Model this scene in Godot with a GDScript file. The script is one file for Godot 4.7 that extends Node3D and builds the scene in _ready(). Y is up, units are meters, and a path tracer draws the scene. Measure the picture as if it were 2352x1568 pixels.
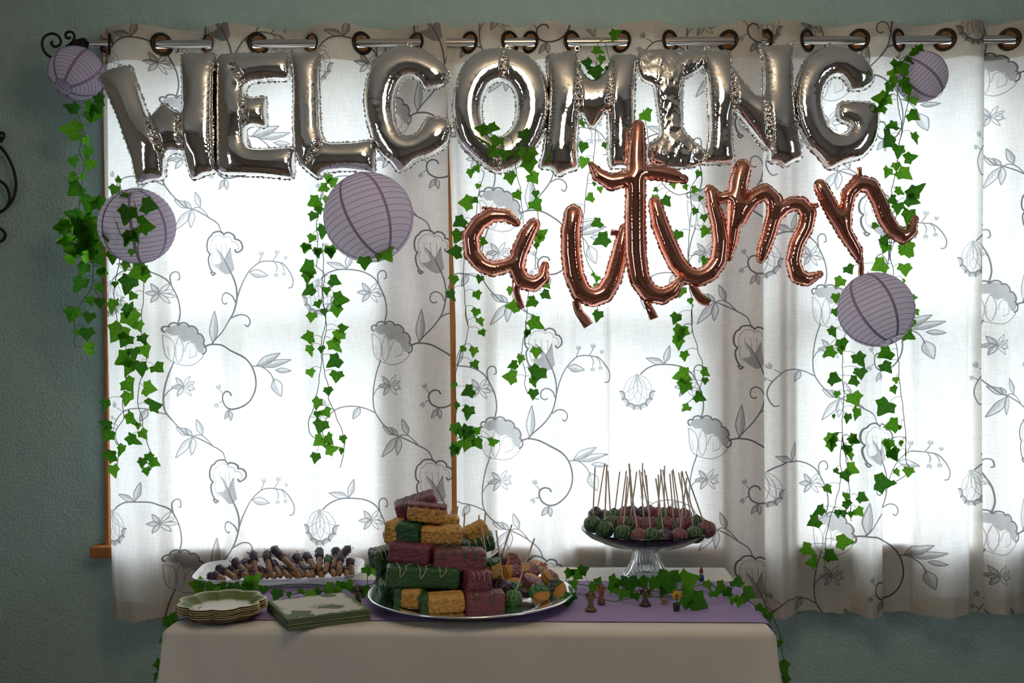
extends Node3D
# A dessert table in front of a curtained window: foil letter balloons, paper lanterns, ivy garlands, treats.

const CAM := Vector3(0.0, 1.34, 2.88)
const FOC := 2390.0          # focal length in pixels of a 2352 x 1568 frame
const ROLL := -0.0058        # the photographer held the camera slightly turned
const TOP := 0.750           # height of the cloth on the table top

var M := {}
var used := {}
var rng := RandomNumberGenerator.new()
var nz := FastNoiseLite.new()

# ---------------------------------------------------------------- the scene
const LAMP_GLOW := 2.0
const LAMP_ENERGY := 0.38
const SIDE_Z0 := 2.1
const SIDE_Z1 := 2.85
const SIDE_Y0 := 0.85
const SIDE_Y1 := 2.05

func _ready() -> void:
	# camera
	var cam := Camera3D.new()
	cam.name = "camera"
	cam.position = CAM
	cam.rotation = Vector3(0, 0, ROLL)
	cam.fov = rad_to_deg(2.0 * atan(784.0 / FOC))
	cam.near = 0.05
	cam.far = 200.0
	cam.current = true
	add_child(cam)
	# bright overcast sky, seen only through the windows
	var sky_mat := ProceduralSkyMaterial.new()
	sky_mat.sky_top_color = Color(0.88, 0.94, 1.0)
	sky_mat.sky_horizon_color = Color(0.72, 0.77, 0.83)
	sky_mat.sky_curve = 0.30
	sky_mat.ground_horizon_color = Color(0.74, 0.77, 0.80)
	sky_mat.ground_bottom_color = Color(0.6, 0.6, 0.58)
	sky_mat.sun_angle_max = 1.0
	var sky := Sky.new()
	sky.sky_material = sky_mat
	var env := Environment.new()
	env.background_mode = Environment.BG_SKY
	env.sky = sky
	env.background_energy_multiplier = 7.8
	env.tonemap_mode = Environment.TONE_MAPPER_LINEAR
	env.tonemap_exposure = 1.0
	env.sdfgi_enabled = true
	env.ssao_enabled = true
	env.ssil_enabled = true
	var we := WorldEnvironment.new()
	we.name = "environment"
	we.environment = env
	add_child(we)
	ceiling_lamp_and_room()
	table()
	curtains()
	rod()
	letters()
	lanterns()
	make_leaf_shapes()
	garlands()
	wall_iron()
	plates()
	napkins()
	tray()
	platter()
	crispy_pile()
	platter_pops()
	cookies()
	cake_stand()
	figures()
	table_ivy()

func ceiling_lamp_and_room() -> void:
	nz.frequency = 0.02
	nz.seed = 5
	rng.seed = 11
	rod_y = (W(240, 103, rod_z).y + W(2330, 90, rod_z).y) * 0.5
	make_materials()
	ceiling_lamp()
	room()

# ---------------------------------------------------------------- places
func W(px: float, py: float, z: float) -> Vector3:
	var d := CAM.z - z
	var u := px - 1176.0
	var v := 784.0 - py
	return Vector3(CAM.x + (u * cos(ROLL) - v * sin(ROLL)) * d / FOC, CAM.y + (u * sin(ROLL) + v * cos(ROLL)) * d / FOC, z)

func G(px: float, py: float, h: float) -> Vector3:
	var u := px - 1176.0
	var v := 784.0 - py
	var d := (CAM.y - h) * FOC / -(u * sin(ROLL) + v * cos(ROLL))
	return W(px, py, CAM.z - d)

func psz(z: float) -> float:
	return (CAM.z - z) / FOC

# ---------------------------------------------------------------- meshes
class MB:
	var v := PackedVector3Array()
	var uv := PackedVector2Array()
	var c := PackedColorArray()
	var idx := PackedInt32Array()
	func add(p: Vector3, t := Vector2.ZERO, col := Color.WHITE) -> int:
		v.append(p)
		uv.append(t)
		c.append(col)
		return v.size() - 1
	func tri(a: int, b: int, d: int) -> void:      # counter-clockwise seen from outside
		idx.append(a)
		idx.append(d)
		idx.append(b)
	func quad(a: int, b: int, d: int, e: int) -> void:
		tri(a, b, d)
		tri(a, d, e)
	func flat4(a: Vector3, b: Vector3, d: Vector3, e: Vector3) -> void:
		var i := add(a, Vector2(0, 1))
		add(b, Vector2(1, 1))
		add(d, Vector2(1, 0))
		add(e, Vector2(0, 0))
		quad(i, i + 1, i + 2, i + 3)
	func box(lo: Vector3, hi: Vector3) -> void:
		var a := Vector3(lo.x, lo.y, hi.z)
		var b := Vector3(hi.x, lo.y, hi.z)
		var d := Vector3(hi.x, hi.y, hi.z)
		var e := Vector3(lo.x, hi.y, hi.z)
		var f := Vector3(lo.x, lo.y, lo.z)
		var g := Vector3(hi.x, lo.y, lo.z)
		var h := Vector3(hi.x, hi.y, lo.z)
		var k := Vector3(lo.x, hi.y, lo.z)
		flat4(a, b, d, e)
		flat4(g, f, k, h)
		flat4(f, a, e, k)
		flat4(b, g, h, d)
		flat4(e, d, h, k)
		flat4(f, g, b, a)
	# bevelled box
	func bbox(lo: Vector3, hi: Vector3, r: float) -> void:
		rbox((lo + hi) * 0.5, hi - lo, r, 1, null, 0.0, 0.0)
	# rounded box from a subdivided cube; noise pushes the skin in and out
	func rbox(at: Vector3, size: Vector3, r: float, n: int, noise, amp: float, seed_shift: float, turn := Basis(), col := Color.WHITE) -> void:
		var half := size * 0.5
		var inner := half - Vector3(r, r, r)
		var ts := PackedFloat32Array()
		# samples along an edge: dense in the rounded corners
		var kc := 3 if n > 1 else 1
		for i in kc:
			ts.append(-1.0 - float(kc - i) / kc)
		for i in n + 1:
			ts.append(-1.0 + 2.0 * i / n)
		for i in kc:
			ts.append(1.0 + float(i + 1) / kc)
		var m := ts.size()
		for face in 6:
			var s := 1.0 if face % 2 == 0 else -1.0
			var ax := face / 2
			var start := v.size()
			for j in m:
				for i in m:
					var q := Vector3.ZERO
					var a: float = ts[i]
					var b: float = ts[j]
					q[ax] = s
					var e1 := (ax + 1) % 3
					var e2 := (ax + 2) % 3
					var off := Vector3.ZERO
					off[ax] = s
					q[ax] = s * inner[ax]
					q[e1] = clampf(a, -1, 1) * inner[e1]
					q[e2] = clampf(b, -1, 1) * inner[e2]
					off[e1] = (a - clampf(a, -1, 1))
					off[e2] = (b - clampf(b, -1, 1))
					var p := q + off.normalized() * r
					var nn := off.normalized()
					if noise != null:
						p += nn * amp * noise.get_noise_3d(p.x * 1000.0 + seed_shift, p.y * 1000.0, p.z * 1000.0)
					add(at + turn * p, Vector2(float(i) / m, float(j) / m), col)
			for j in m - 1:
				for i in m - 1:
					var k := start + j * m + i
					if s > 0:
						quad(k, k + 1, k + m + 1, k + m)
					else:
						quad(k, k + m, k + m + 1, k + 1)
	func tube(pts: PackedVector3Array, rad, sides := 8, caps := true) -> void:
		var n := pts.size()
		if n < 2:
			return
		var t0 := (pts[1] - pts[0]).normalized()
		var up := Vector3.UP if absf(t0.y) < 0.9 else Vector3.RIGHT
		var nrm := (up - t0 * up.dot(t0)).normalized()
		var first := v.size()
		for i in n:
			var t := (pts[mini(i + 1, n - 1)] - pts[maxi(i - 1, 0)]).normalized()
			nrm = (nrm - t * nrm.dot(t)).normalized()
			var bn := t.cross(nrm)
			var r: float = rad if rad is float else rad[i]
			for k in sides:
				var a := TAU * k / sides
				add(pts[i] + (nrm * cos(a) + bn * sin(a)) * r, Vector2(float(k) / sides, float(i) / n))
		for i in n - 1:
			for k in sides:
				var a := first + i * sides + k
				var b := first + i * sides + (k + 1) % sides
				quad(a, b, b + sides, a + sides)
		if caps:
			var c0 := add(pts[0])
			var c1 := add(pts[n - 1])
			for k in sides:
				tri(c0, first + (k + 1) % sides, first + k)
				tri(c1, first + (n - 1) * sides + k, first + (n - 1) * sides + (k + 1) % sides)
	# profile of (radius, height), turned about y; wob = [count, depth] makes lobes
	func lathe(prof: Array, seg: int, turn := Basis(), at := Vector3.ZERO, wob := Vector2.ZERO, cols := [], wob_from := 0.0) -> void:
		var first := v.size()
		var n := prof.size()
		for i in n:
			for k in seg + 1:
				var a := TAU * k / seg
				var r: float = prof[i].x
				if wob.y != 0.0 and r > wob_from:
					r *= 1.0 - wob.y * (1.0 - absf(cos(a * wob.x * 0.5)))
				add(at + turn * Vector3(cos(a) * r, prof[i].y, -sin(a) * r), Vector2(float(k) / seg, float(i) / (n - 1)), cols[i] if cols.size() else Color.WHITE)
		for i in n - 1:
			for k in seg:
				var a := first + i * (seg + 1) + k
				quad(a, a + 1, a + seg + 2, a + seg + 1)
	func ball(at: Vector3, r: Vector3, seg := 10, rings := 6, noise = null, amp := 0.0, turn := Basis()) -> void:
		var first := v.size()
		for i in rings + 1:
			var th := PI * i / rings
			for k in seg + 1:
				var a := TAU * k / seg
				var d := Vector3(sin(th) * cos(a), -cos(th), -sin(th) * sin(a))
				var p := d * r
				if noise != null:
					p += d * amp * noise.get_noise_3d((at.x + p.x) * 1000, (at.y + p.y) * 1000, (at.z + p.z) * 1000)
				add(at + turn * p, Vector2(float(k) / seg, float(i) / rings))
		for i in rings:
			for k in seg:
				var a := first + i * (seg + 1) + k
				quad(a, a + 1, a + seg + 2, a + seg + 1)
	func done(smooth: bool, flat_angle := 0.0) -> ArrayMesh:
		var nr := PackedVector3Array()
		nr.resize(v.size())
		# weld by place so that seams of the grid shade smoothly
		var key := {}
		var rep := PackedInt32Array()
		rep.resize(v.size())
		if smooth:
			for i in v.size():
				var k := Vector3i((v[i] * 40000.0).round())
				if key.has(k):
					rep[i] = key[k]
				else:
					key[k] = i
					rep[i] = i
		for t in range(0, idx.size(), 3):
			var a := idx[t]
			var b := idx[t + 1]
			var d := idx[t + 2]
			var f := (v[d] - v[a]).cross(v[b] - v[a])
			if smooth:
				nr[rep[a]] += f
				nr[rep[b]] += f
				nr[rep[d]] += f
			else:
				nr[a] += f
				nr[b] += f
				nr[d] += f
		for i in v.size():
			var q := nr[rep[i]] if smooth else nr[i]
			nr[i] = q
		for i in v.size():
			nr[i] = nr[i].normalized() if nr[i].length_squared() > 1e-24 else Vector3.UP
		var arr := []
		arr.resize(Mesh.ARRAY_MAX)
		arr[Mesh.ARRAY_VERTEX] = v
		arr[Mesh.ARRAY_NORMAL] = nr
		arr[Mesh.ARRAY_TEX_UV] = uv
		arr[Mesh.ARRAY_COLOR] = c
		arr[Mesh.ARRAY_INDEX] = idx
		var am := ArrayMesh.new()
		am.add_surface_from_arrays(Mesh.PRIMITIVE_TRIANGLES, arr)
		return am

# ---------------------------------------------------------------- nodes
func numbered(called: String) -> String:
	used[called] = used.get(called, -1) + 1
	return called if used[called] == 0 else "%s_%03d" % [called, used[called]]

func thing(called: String, label: String, category: String, at := Vector3.ZERO, group := "") -> Node3D:
	var o := Node3D.new()
	o.name = numbered(called)
	o.position = at
	o.set_meta("label", label)
	o.set_meta("category", category)
	if group:
		o.set_meta("group", group)
	add_child(o)
	return o

func part(called: String, mesh: Mesh, mat: Material, parent: Node3D, label := "", kind := "") -> MeshInstance3D:
	var o := MeshInstance3D.new()
	o.name = called
	o.mesh = mesh
	o.material_override = mat
	if label:
		o.set_meta("label", label)
	if kind:
		o.set_meta("kind", kind)
	parent.add_child(o, true)
	return o

func struct(called: String, mesh: Mesh, mat: Material, label: String, category: String, parent: Node3D = self) -> MeshInstance3D:
	var o := MeshInstance3D.new()
	o.name = called
	o.mesh = mesh
	o.material_override = mat
	o.set_meta("kind", "structure")
	if parent == self:
		o.set_meta("label", label)
		o.set_meta("category", category)
	parent.add_child(o, true)
	return o

func ordinal(i: int) -> String:
	return ["first", "second", "third", "fourth", "fifth", "sixth", "seventh", "eighth", "ninth", "tenth", "eleventh", "twelfth", "thirteenth", "fourteenth", "fifteenth"][clampi(i, 0, 14)]

func catmull(pts: PackedVector3Array, per := 6) -> PackedVector3Array:
	var o := PackedVector3Array()
	var n := pts.size()
	for i in n - 1:
		var a := pts[maxi(i - 1, 0)]
		var b := pts[i]
		var c := pts[i + 1]
		var d := pts[mini(i + 2, n - 1)]
		for k in per:
			var t := float(k) / per
			o.append(0.5 * (2.0 * b + (c - a) * t + (2.0 * a - 5.0 * b + 4.0 * c - d) * t * t + (3.0 * b - a - 3.0 * c + d) * t * t * t))
	o.append(pts[n - 1])
	return o

# ---------------------------------------------------------------- materials
func lin(r: float, g: float, b: float) -> Color:
	return Color(r, g, b).linear_to_srgb()

func mat(col: Color, rough := 0.6, metal := 0.0) -> StandardMaterial3D:
	var m := StandardMaterial3D.new()
	m.albedo_color = col
	m.roughness = rough
	m.metallic = metal
	return m

func noise_tex(freq: float, size := 256, oct := 4, normal := false, ramp: Gradient = null, kind := FastNoiseLite.TYPE_SIMPLEX_SMOOTH, strength := 4.0) -> NoiseTexture2D:
	var f := FastNoiseLite.new()
	f.noise_type = kind
	f.frequency = freq
	f.fractal_octaves = oct
	f.seed = 7
	var t := NoiseTexture2D.new()
	t.width = size
	t.height = size
	t.seamless = true
	t.noise = f
	t.as_normal_map = normal
	t.bump_strength = strength
	if ramp:
		t.color_ramp = ramp
	return t

func ramp2(a: Color, b: Color) -> Gradient:
	var g := Gradient.new()
	g.set_color(0, a)
	g.set_color(1, b)
	return g

func bumpy(m: StandardMaterial3D, freq: float, cm: float, scale: float, size := 512, world := true) -> StandardMaterial3D:
	m.heightmap_enabled = true
	m.heightmap_texture = noise_tex(freq, size, 4)
	m.heightmap_scale = cm
	m.uv1_triplanar = true
	m.uv1_world_triplanar = world
	m.uv1_scale = Vector3(scale, scale, scale)
	return m

func make_materials() -> void:
	# painted, lightly textured plaster
	var w := mat(Color.WHITE, 0.75)
	w.albedo_texture = noise_tex(0.02, 256, 3, false, ramp2(lin(0.375, 0.535, 0.515), lin(0.420, 0.590, 0.565)))
	M.wall = bumpy(w, 0.05, 0.22, 3.2)
	M.wall_other = bumpy(mat(lin(0.36, 0.33, 0.31), 0.8), 0.06, 0.15, 3.0)
	M.ceiling = mat(lin(0.72, 0.71, 0.68), 0.9)
	var fl := mat(Color.WHITE, 0.4)
	fl.albedo_texture = noise_tex(0.03, 256, 4, false, ramp2(lin(0.16, 0.11, 0.075), lin(0.28, 0.20, 0.14)))
	fl.uv1_triplanar = true
	fl.uv1_world_triplanar = true
	fl.uv1_scale = Vector3(6, 1, 0.7)
	M.floor = fl
	M.ground = mat(lin(0.37, 0.38, 0.37), 0.95)
	var wood := mat(Color.WHITE, 0.4)
	wood.albedo_texture = noise_tex(0.02, 256, 4, false, ramp2(lin(0.26, 0.09, 0.018), lin(0.44, 0.17, 0.035)))
	wood.uv1_triplanar = true
	wood.uv1_world_triplanar = true
	wood.uv1_scale = Vector3(9, 0.8, 9)
	M.wood = wood
	M.vinyl = mat(lin(0.80, 0.80, 0.80), 0.4)
	var glass := mat(Color(1, 1, 1, 0.03), 0.02)
	glass.transparency = BaseMaterial3D.TRANSPARENCY_ALPHA
	M.pane = glass
	M.iron = mat(lin(0.012, 0.011, 0.012), 0.55, 0.3)
	var steel := mat(lin(0.62, 0.59, 0.56), 0.27, 1.0)
	M.steel = steel
	M.bronze = mat(lin(0.035, 0.024, 0.018), 0.35, 0.7)
	# foil
	var foil := mat(lin(0.76, 0.75, 0.735), 0.06, 1.0)
	M.silver = foil
	var rose := mat(lin(0.80, 0.37, 0.28), 0.085, 1.0)
	M.rose = rose
	# lantern paper
	var paper := mat(lin(0.62, 0.50, 0.76), 0.85)
	paper.backlight_enabled = true
	paper.backlight = Color(1.07, 1.07, 1.07)
	M.paper = paper
	var seam := mat(lin(0.26, 0.18, 0.36), 0.85)
	seam.backlight_enabled = true
	seam.backlight = Color(0.5, 0.5, 0.5)
	M.seam = seam
	M.wire = mat(lin(0.22, 0.16, 0.30), 0.6)
	M.wire_metal = mat(lin(0.25, 0.25, 0.27), 0.35, 1.0)
	# ivy
	M.leaves = []
	for k in 4:
		var a: Color = [lin(0.046, 0.185, 0.009), lin(0.072, 0.25, 0.011), lin(0.036, 0.145, 0.012), lin(0.10, 0.30, 0.016)][k]
		var l := mat(a, 0.42)
		l.albedo_color = Color.WHITE
		l.albedo_texture = leaf_texture(a, k)
		l.backlight_enabled = true
		l.backlight = Color(1.21, 1.21, 1.21)
		l.metallic_specular = 0.35
		M.leaves.append(l)
	M.vine = mat(lin(0.035, 0.12, 0.025), 0.6)
	# cloth
	var cloth := mat(lin(0.60, 0.55, 0.47), 0.55)
	M.cloth = bumpy(cloth, 0.015, 0.35, 1.5, 256)
	var run := mat(lin(0.30, 0.22, 0.44), 0.8)
	M.runner = bumpy(run, 0.2, 0.05, 25.0, 256)
	M.platter = mat(lin(0.75, 0.76, 0.77), 0.16, 1.0)
	var ice := mat(Color(0.97, 0.985, 1.0, 0.0), 0.04)
	ice.refraction_enabled = true
	ice.refraction_scale = 0.05
	M.glass = ice
	var dish := mat(Color(0.55, 0.68, 0.80, 0.0), 0.04)
	dish.refraction_enabled = true
	dish.refraction_scale = 0.05
	M.dish = dish
	var tray := mat(Color(0.93, 0.93, 0.96, 0.42), 0.10)
	tray.transparency = BaseMaterial3D.TRANSPARENCY_ALPHA
	M.tray = tray
	M.legs = mat(lin(0.3, 0.3, 0.3), 0.4, 0.8)
	# treats
	var rice := mat(Color.WHITE, 0.6)
	rice.albedo_texture = noise_tex(0.03, 256, 3, false, ramp2(lin(0.30, 0.13, 0.02), lin(0.74, 0.46, 0.13)), FastNoiseLite.TYPE_CELLULAR)
	M.rice = bumpy(rice, 0.03, 0.35, 14.0, 256, false)
	rice.heightmap_texture = noise_tex(0.03, 256, 2, false, null, FastNoiseLite.TYPE_CELLULAR)
	M.green = bumpy(mat(lin(0.014, 0.075, 0.019), 0.38), 0.05, 0.22, 12.0, 256, false)
	M.green_light = bumpy(mat(lin(0.035, 0.14, 0.03), 0.4), 0.05, 0.1, 12.0, 256, false)
	M.purple = bumpy(mat(lin(0.165, 0.040, 0.060), 0.36), 0.05, 0.22, 12.0, 256, false)
	M.dark = bumpy(mat(lin(0.035, 0.018, 0.045), 0.36), 0.05, 0.1, 12.0, 256, false)
	M.drizzle = mat(lin(0.50, 0.42, 0.27), 0.5)
	M.drizzle_green = mat(lin(0.03, 0.12, 0.05), 0.4)
	M.drizzle_pink = mat(lin(0.45, 0.24, 0.27), 0.5)
	M.cookie = bumpy(mat(lin(0.42, 0.185, 0.025), 0.6), 0.08, 0.08, 20.0, 256, false)
	M.stick = mat(lin(0.56, 0.46, 0.36), 0.7)
	var pz := mat(Color.WHITE, 0.35)
	pz.albedo_texture = noise_tex(0.03, 128, 3, false, ramp2(lin(0.12, 0.05, 0.022), lin(0.42, 0.25, 0.14)))
	pz.uv1_triplanar = true
	pz.uv1_scale = Vector3(20, 20, 20)
	M.pretzel = pz
	var tint := mat(Color.WHITE, 0.5)
	tint.vertex_color_use_as_albedo = true
	M.tint = tint

func leaf_texture(a: Color, k: int) -> ImageTexture:
	var n := 128
	var im := Image.create_empty(n, n, false, Image.FORMAT_RGB8)
	var vein := a.lerp(Color(0.62, 0.74, 0.38), 0.35)
	var f := FastNoiseLite.new()
	f.frequency = 0.05
	f.seed = k
	for y in n:
		for x in n:
			var p := Vector2(float(x) / n - 0.5, float(y) / n)
			var best := absf(p.x) * 1.0
			for e in [Vector2(0.42, 0.45), Vector2(-0.42, 0.45), Vector2(0.36, 0.02), Vector2(-0.36, 0.02)]:
				var b := Vector2(0, 0.14)
				var d: Vector2 = e - b
				var t := clampf((p - b).dot(d) / d.length_squared(), 0, 1)
				best = minf(best, p.distance_to(b + d * t))
			var s := clampf(1.0 - best / 0.022, 0, 1) * 0.8
			var c := a.lerp(vein, s)
			c = c * (1.0 + 0.16 * f.get_noise_2d(x, y))
			im.set_pixel(x, y, c)
	return ImageTexture.create_from_image(im)

# ---------------------------------------------------------------- the embroidered curtain cloth
var TW := 1024
var TH := 1124
var dens := PackedFloat32Array()
const TILE := Vector2(478.0, 525.0)
const R4 := Vector3(0, 500, 0.3827)
const R7 := Vector3(200, 1000, 0.3623)

func stamp(p: Vector2, r: float, val: float) -> void:
	var s := TW / TILE.x
	var cx := p.x * s
	var cy := p.y * s
	var rr := r * s * 1.22
	for y in range(floori(cy - rr), ceili(cy + rr) + 1):
		for x in range(floori(cx - rr), ceili(cx + rr) + 1):
			var d := sqrt((x - cx) * (x - cx) + (y - cy) * (y - cy)) - rr
			if d < 0.5:
				var k := clampf(0.5 - d, 0, 1) * val
				var i := posmod(y, TH) * TW + posmod(x, TW)
				if dens[i] < k:
					dens[i] = k

func stroke(reg: Vector3, pts: Array, r := 1.3, val := 0.8, smooth := true) -> void:
	var q := PackedVector3Array()
	for p in pts:
		q.append(Vector3(reg.x + p.x * reg.z, reg.y + p.y * reg.z, 0))
	if smooth and q.size() > 2:
		q = catmull(q, 8)
	for i in q.size() - 1:
		var n := maxi(1, ceili(q[i].distance_to(q[i + 1]) / 0.8))
		for k in n:
			var p := q[i].lerp(q[i + 1], float(k) / n)
			stamp(Vector2(p.x, p.y), r, val)

func fill(reg: Vector3, pts: Array, val := 0.45) -> void:
	var q := PackedVector2Array()
	var lo := Vector2(1e9, 1e9)
	var hi := -lo
	for p in pts:
		var z := Vector2(reg.x + p.x * reg.z, reg.y + p.y * reg.z)
		q.append(z)
		lo = lo.min(z)
		hi = hi.max(z)
	var y := lo.y
	while y < hi.y:
		var x := lo.x
		while x < hi.x:
			if Geometry2D.is_point_in_polygon(Vector2(x, y), q):
				stamp(Vector2(x, y), 0.35, val * (0.75 + 0.25 * sin((x + y * 2.0) * 2.2)))
			x += 0.6
		y += 0.6

# a leaf outline, one half hatched
func sprig(reg: Vector3, a: Vector2, b: Vector2, w: float, val := 0.5) -> void:
	var d := b - a
	var n := Vector2(-d.y, d.x).normalized() * w
	var l := [a, a + d * 0.35 + n, a + d * 0.7 + n * 0.7, b]
	var r := [a, a + d * 0.35 - n, a + d * 0.7 - n * 0.7, b]
	stroke(reg, l, 0.9, 0.62)
	stroke(reg, r, 0.9, 0.62)
	fill(reg, [a, a + d * 0.35 + n, a + d * 0.7 + n * 0.7, b, a + d * 0.6], val)
	fill(reg, [a, a + d * 0.35 - n, a + d * 0.7 - n * 0.7, b, a + d * 0.6], val * 0.45)

func scallops(reg: Vector3, cusps: Array, bulge: float, r: float, val: float) -> void:
	for i in cusps.size() - 1:
		var a: Vector2 = cusps[i]
		var d: Vector2 = cusps[i + 1] - a
		var n := Vector2(d.y, -d.x).normalized() * bulge
		stroke(reg, [a, a + d * 0.16 + n * 0.72, a + d * 0.5 + n, a + d * 0.84 + n * 0.72, a + d], r, val)

func bud(reg: Vector3, a: Vector2, d: Vector2) -> void:
	var n := Vector2(-d.y, d.x) * 0.45
	fill(reg, [a - d * 0.5, a + n, a + d * 0.6 + n * 0.6, a + d * 0.2, a + d * 0.8, a + d * 0.2 - n * 0.2, a + d * 0.6 - n * 0.7, a - n], 0.55)

func small_flower(reg: Vector3, at: Vector2, turn: float) -> void:
	for k in 3:
		var a := turn + (k - 1) * 0.95
		sprig(reg, at, at + Vector2(cos(a), sin(a)) * 70.0, 14.0, 0.5)
	for k in 4:
		var a := turn + PI + (k - 1.5) * 0.6
		stroke(reg, [at, at + Vector2(cos(a - 0.25), sin(a - 0.25)) * 40.0, at + Vector2(cos(a), sin(a)) * 75.0, at + Vector2(cos(a + 0.25), sin(a + 0.25)) * 40.0, at], 0.8, 0.5)

func curtain_texture() -> ImageTexture:
	dens.resize(TW * TH)
	# the open, scalloped blossom with its hatched calyx
	scallops(R4, [Vector2(1292, 322), Vector2(1262, 205), Vector2(1270, 98), Vector2(1362, 97), Vector2(1426, 122), Vector2(1450, 192)], 24.0, 1.5, 0.8)
	stroke(R4, [Vector2(1292, 322), Vector2(1276, 332), Vector2(1262, 312)], 1.4, 0.8)
	stroke(R4, [Vector2(1450, 192), Vector2(1432, 200), Vector2(1424, 184)], 1.4, 0.8)
	scallops(R4, [Vector2(1300, 290), Vector2(1280, 205), Vector2(1288, 115), Vector2(1362, 116), Vector2(1410, 138), Vector2(1436, 185)], 18.0, 0.7, 0.42)
	for k in 3:
		stroke(R4, [Vector2(1300 + k * 38, 150), Vector2(1305 + k * 36, 185), Vector2(1315 + k * 30, 215)], 0.7, 0.38)
	fill(R4, [Vector2(1310, 180), Vector2(1345, 215), Vector2(1365, 240), Vector2(1403, 170), Vector2(1408, 230), Vector2(1420, 300), Vector2(1400, 328), Vector2(1370, 332), Vector2(1330, 310), Vector2(1282, 268), Vector2(1320, 265), Vector2(1340, 252)], 0.6)
	stroke(R4, [Vector2(1310, 180), Vector2(1345, 215), Vector2(1365, 250), Vector2(1403, 175)], 0.9, 0.65, false)
	# its stem, curls and berry branch
	stroke(R4, [Vector2(1365, 250), Vector2(1405, 330), Vector2(1425, 400), Vector2(1428, 470), Vector2(1415, 540), Vector2(1395, 590), Vector2(1350, 650), Vector2(1290, 710), Vector2(1260, 745)], 1.3, 0.75)
	stroke(R4, [Vector2(1422, 500), Vector2(1405, 460), Vector2(1370, 440), Vector2(1340, 455), Vector2(1335, 490), Vector2(1355, 507), Vector2(1374, 500)], 1.2, 0.7)
	stroke(R4, [Vector2(1430, 470), Vector2(1450, 400), Vector2(1490, 320), Vector2(1550, 260), Vector2(1600, 247), Vector2(1650, 252), Vector2(1690, 262), Vector2(1730, 310), Vector2(1752, 360), Vector2(1745, 402), Vector2(1722, 410)], 1.1, 0.7)
	stroke(R4, [Vector2(1552, 258), Vector2(1560, 235), Vector2(1568, 220)], 0.8, 0.7)
	stroke(R4, [Vector2(1630, 247), Vector2(1645, 225), Vector2(1655, 210)], 0.8, 0.7)
	stroke(R4, [Vector2(1640, 250), Vector2(1655, 280), Vector2(1652, 310)], 0.8, 0.7)
	stroke(R4, [Vector2(1675, 258), Vector2(1692, 280), Vector2(1698, 305)], 0.8, 0.7)
	bud(R4, Vector2(1567, 205), Vector2(4, -34))
	bud(R4, Vector2(1655, 195), Vector2(8, -34))
	bud(R4, Vector2(1706, 228), Vector2(6, -26))
	bud(R4, Vector2(1650, 330), Vector2(-4, 32))
	bud(R4, Vector2(1698, 322), Vector2(4, 28))
	sprig(R4, Vector2(1498, 315), Vector2(1602, 335), 22)
	sprig(R4, Vector2(1268, 742), Vector2(1282, 545), 24)
	stroke(R4, [Vector2(1400, 590), Vector2(1440, 570), Vector2(1480, 580), Vector2(1496, 612), Vector2(1482, 640), Vector2(1464, 630)], 1.2, 0.72)
	# the tulip shaped blossom with a dark ruff
	fill(R4, [Vector2(988, 665), Vector2(1003, 640), Vector2(1060, 625), Vector2(1110, 628), Vector2(1160, 643), Vector2(1175, 678), Vector2(1205, 698), Vector2(1222, 758), Vector2(1205, 802), Vector2(1180, 792), Vector2(1160, 742), Vector2(1120, 722), Vector2(1090, 732), Vector2(1060, 692), Vector2(1020, 692)], 0.55)
	scallops(R4, [Vector2(986, 672), Vector2(1005, 640), Vector2(1060, 632), Vector2(1122, 640), Vector2(1176, 682), Vector2(1208, 745), Vector2(1204, 806)], 20.0, 1.5, 0.75)
	scallops(R4, [Vector2(998, 690), Vector2(1018, 660), Vector2(1062, 650), Vector2(1114, 660), Vector2(1160, 698), Vector2(1188, 752), Vector2(1186, 796)], 16.0, 0.8, 0.2)
	stroke(R4, [Vector2(978, 690), Vector2(985, 780), Vector2(1000, 830), Vector2(1040, 860), Vector2(1110, 875), Vector2(1160, 862), Vector2(1200, 830), Vector2(1215, 800)], 0.9, 0.42)
	stroke(R4, [Vector2(980, 690), Vector2(1020, 720), Vector2(1035, 780), Vector2(1025, 845)], 0.8, 0.4)
	stroke(R4, [Vector2(1062, 695), Vector2(1040, 760), Vector2(1040, 820), Vector2(1060, 860)], 0.8, 0.42)
	stroke(R4, [Vector2(1062, 695), Vector2(1085, 745), Vector2(1085, 800), Vector2(1065, 858)], 0.8, 0.42)
	stroke(R4, [Vector2(1095, 790), Vector2(1110, 745), Vector2(1140, 735), Vector2(1165, 765), Vector2(1165, 810), Vector2(1120, 830)], 0.8, 0.38)
	for k in 5:
		stroke(R4, [Vector2(1000 + k * 42, 760 + k * 8), Vector2(1006 + k * 40, 820)], 0.6, 0.3, false)
	stroke(R4, [Vector2(1215, 762), Vector2(1260, 747), Vector2(1330, 755), Vector2(1400, 790), Vector2(1460, 830), Vector2(1500, 880), Vector2(1522, 950), Vector2(1520, 1020), Vector2(1490, 1085), Vector2(1440, 1125), Vector2(1385, 1135), Vector2(1340, 1115), Vector2(1322, 1080), Vector2(1326, 1050), Vector2(1350, 1031), Vector2(1380, 1035), Vector2(1392, 1053)], 1.5, 0.8)
	bud(R4, Vector2(1298, 1008), Vector2(-10, -34))
	stroke(R4, [Vector2(1325, 1048), Vector2(1308, 1025)], 0.8, 0.7, false)
	bud(R4, Vector2(1285, 1115), Vector2(-14, 32))
	stroke(R4, [Vector2(1324, 1090), Vector2(1300, 1100)], 0.8, 0.7, false)
	sprig(R4, Vector2(1378, 1140), Vector2(1335, 1198), 14)
	sprig(R4, Vector2(1378, 1140), Vector2(1390, 1202), 14)
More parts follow.
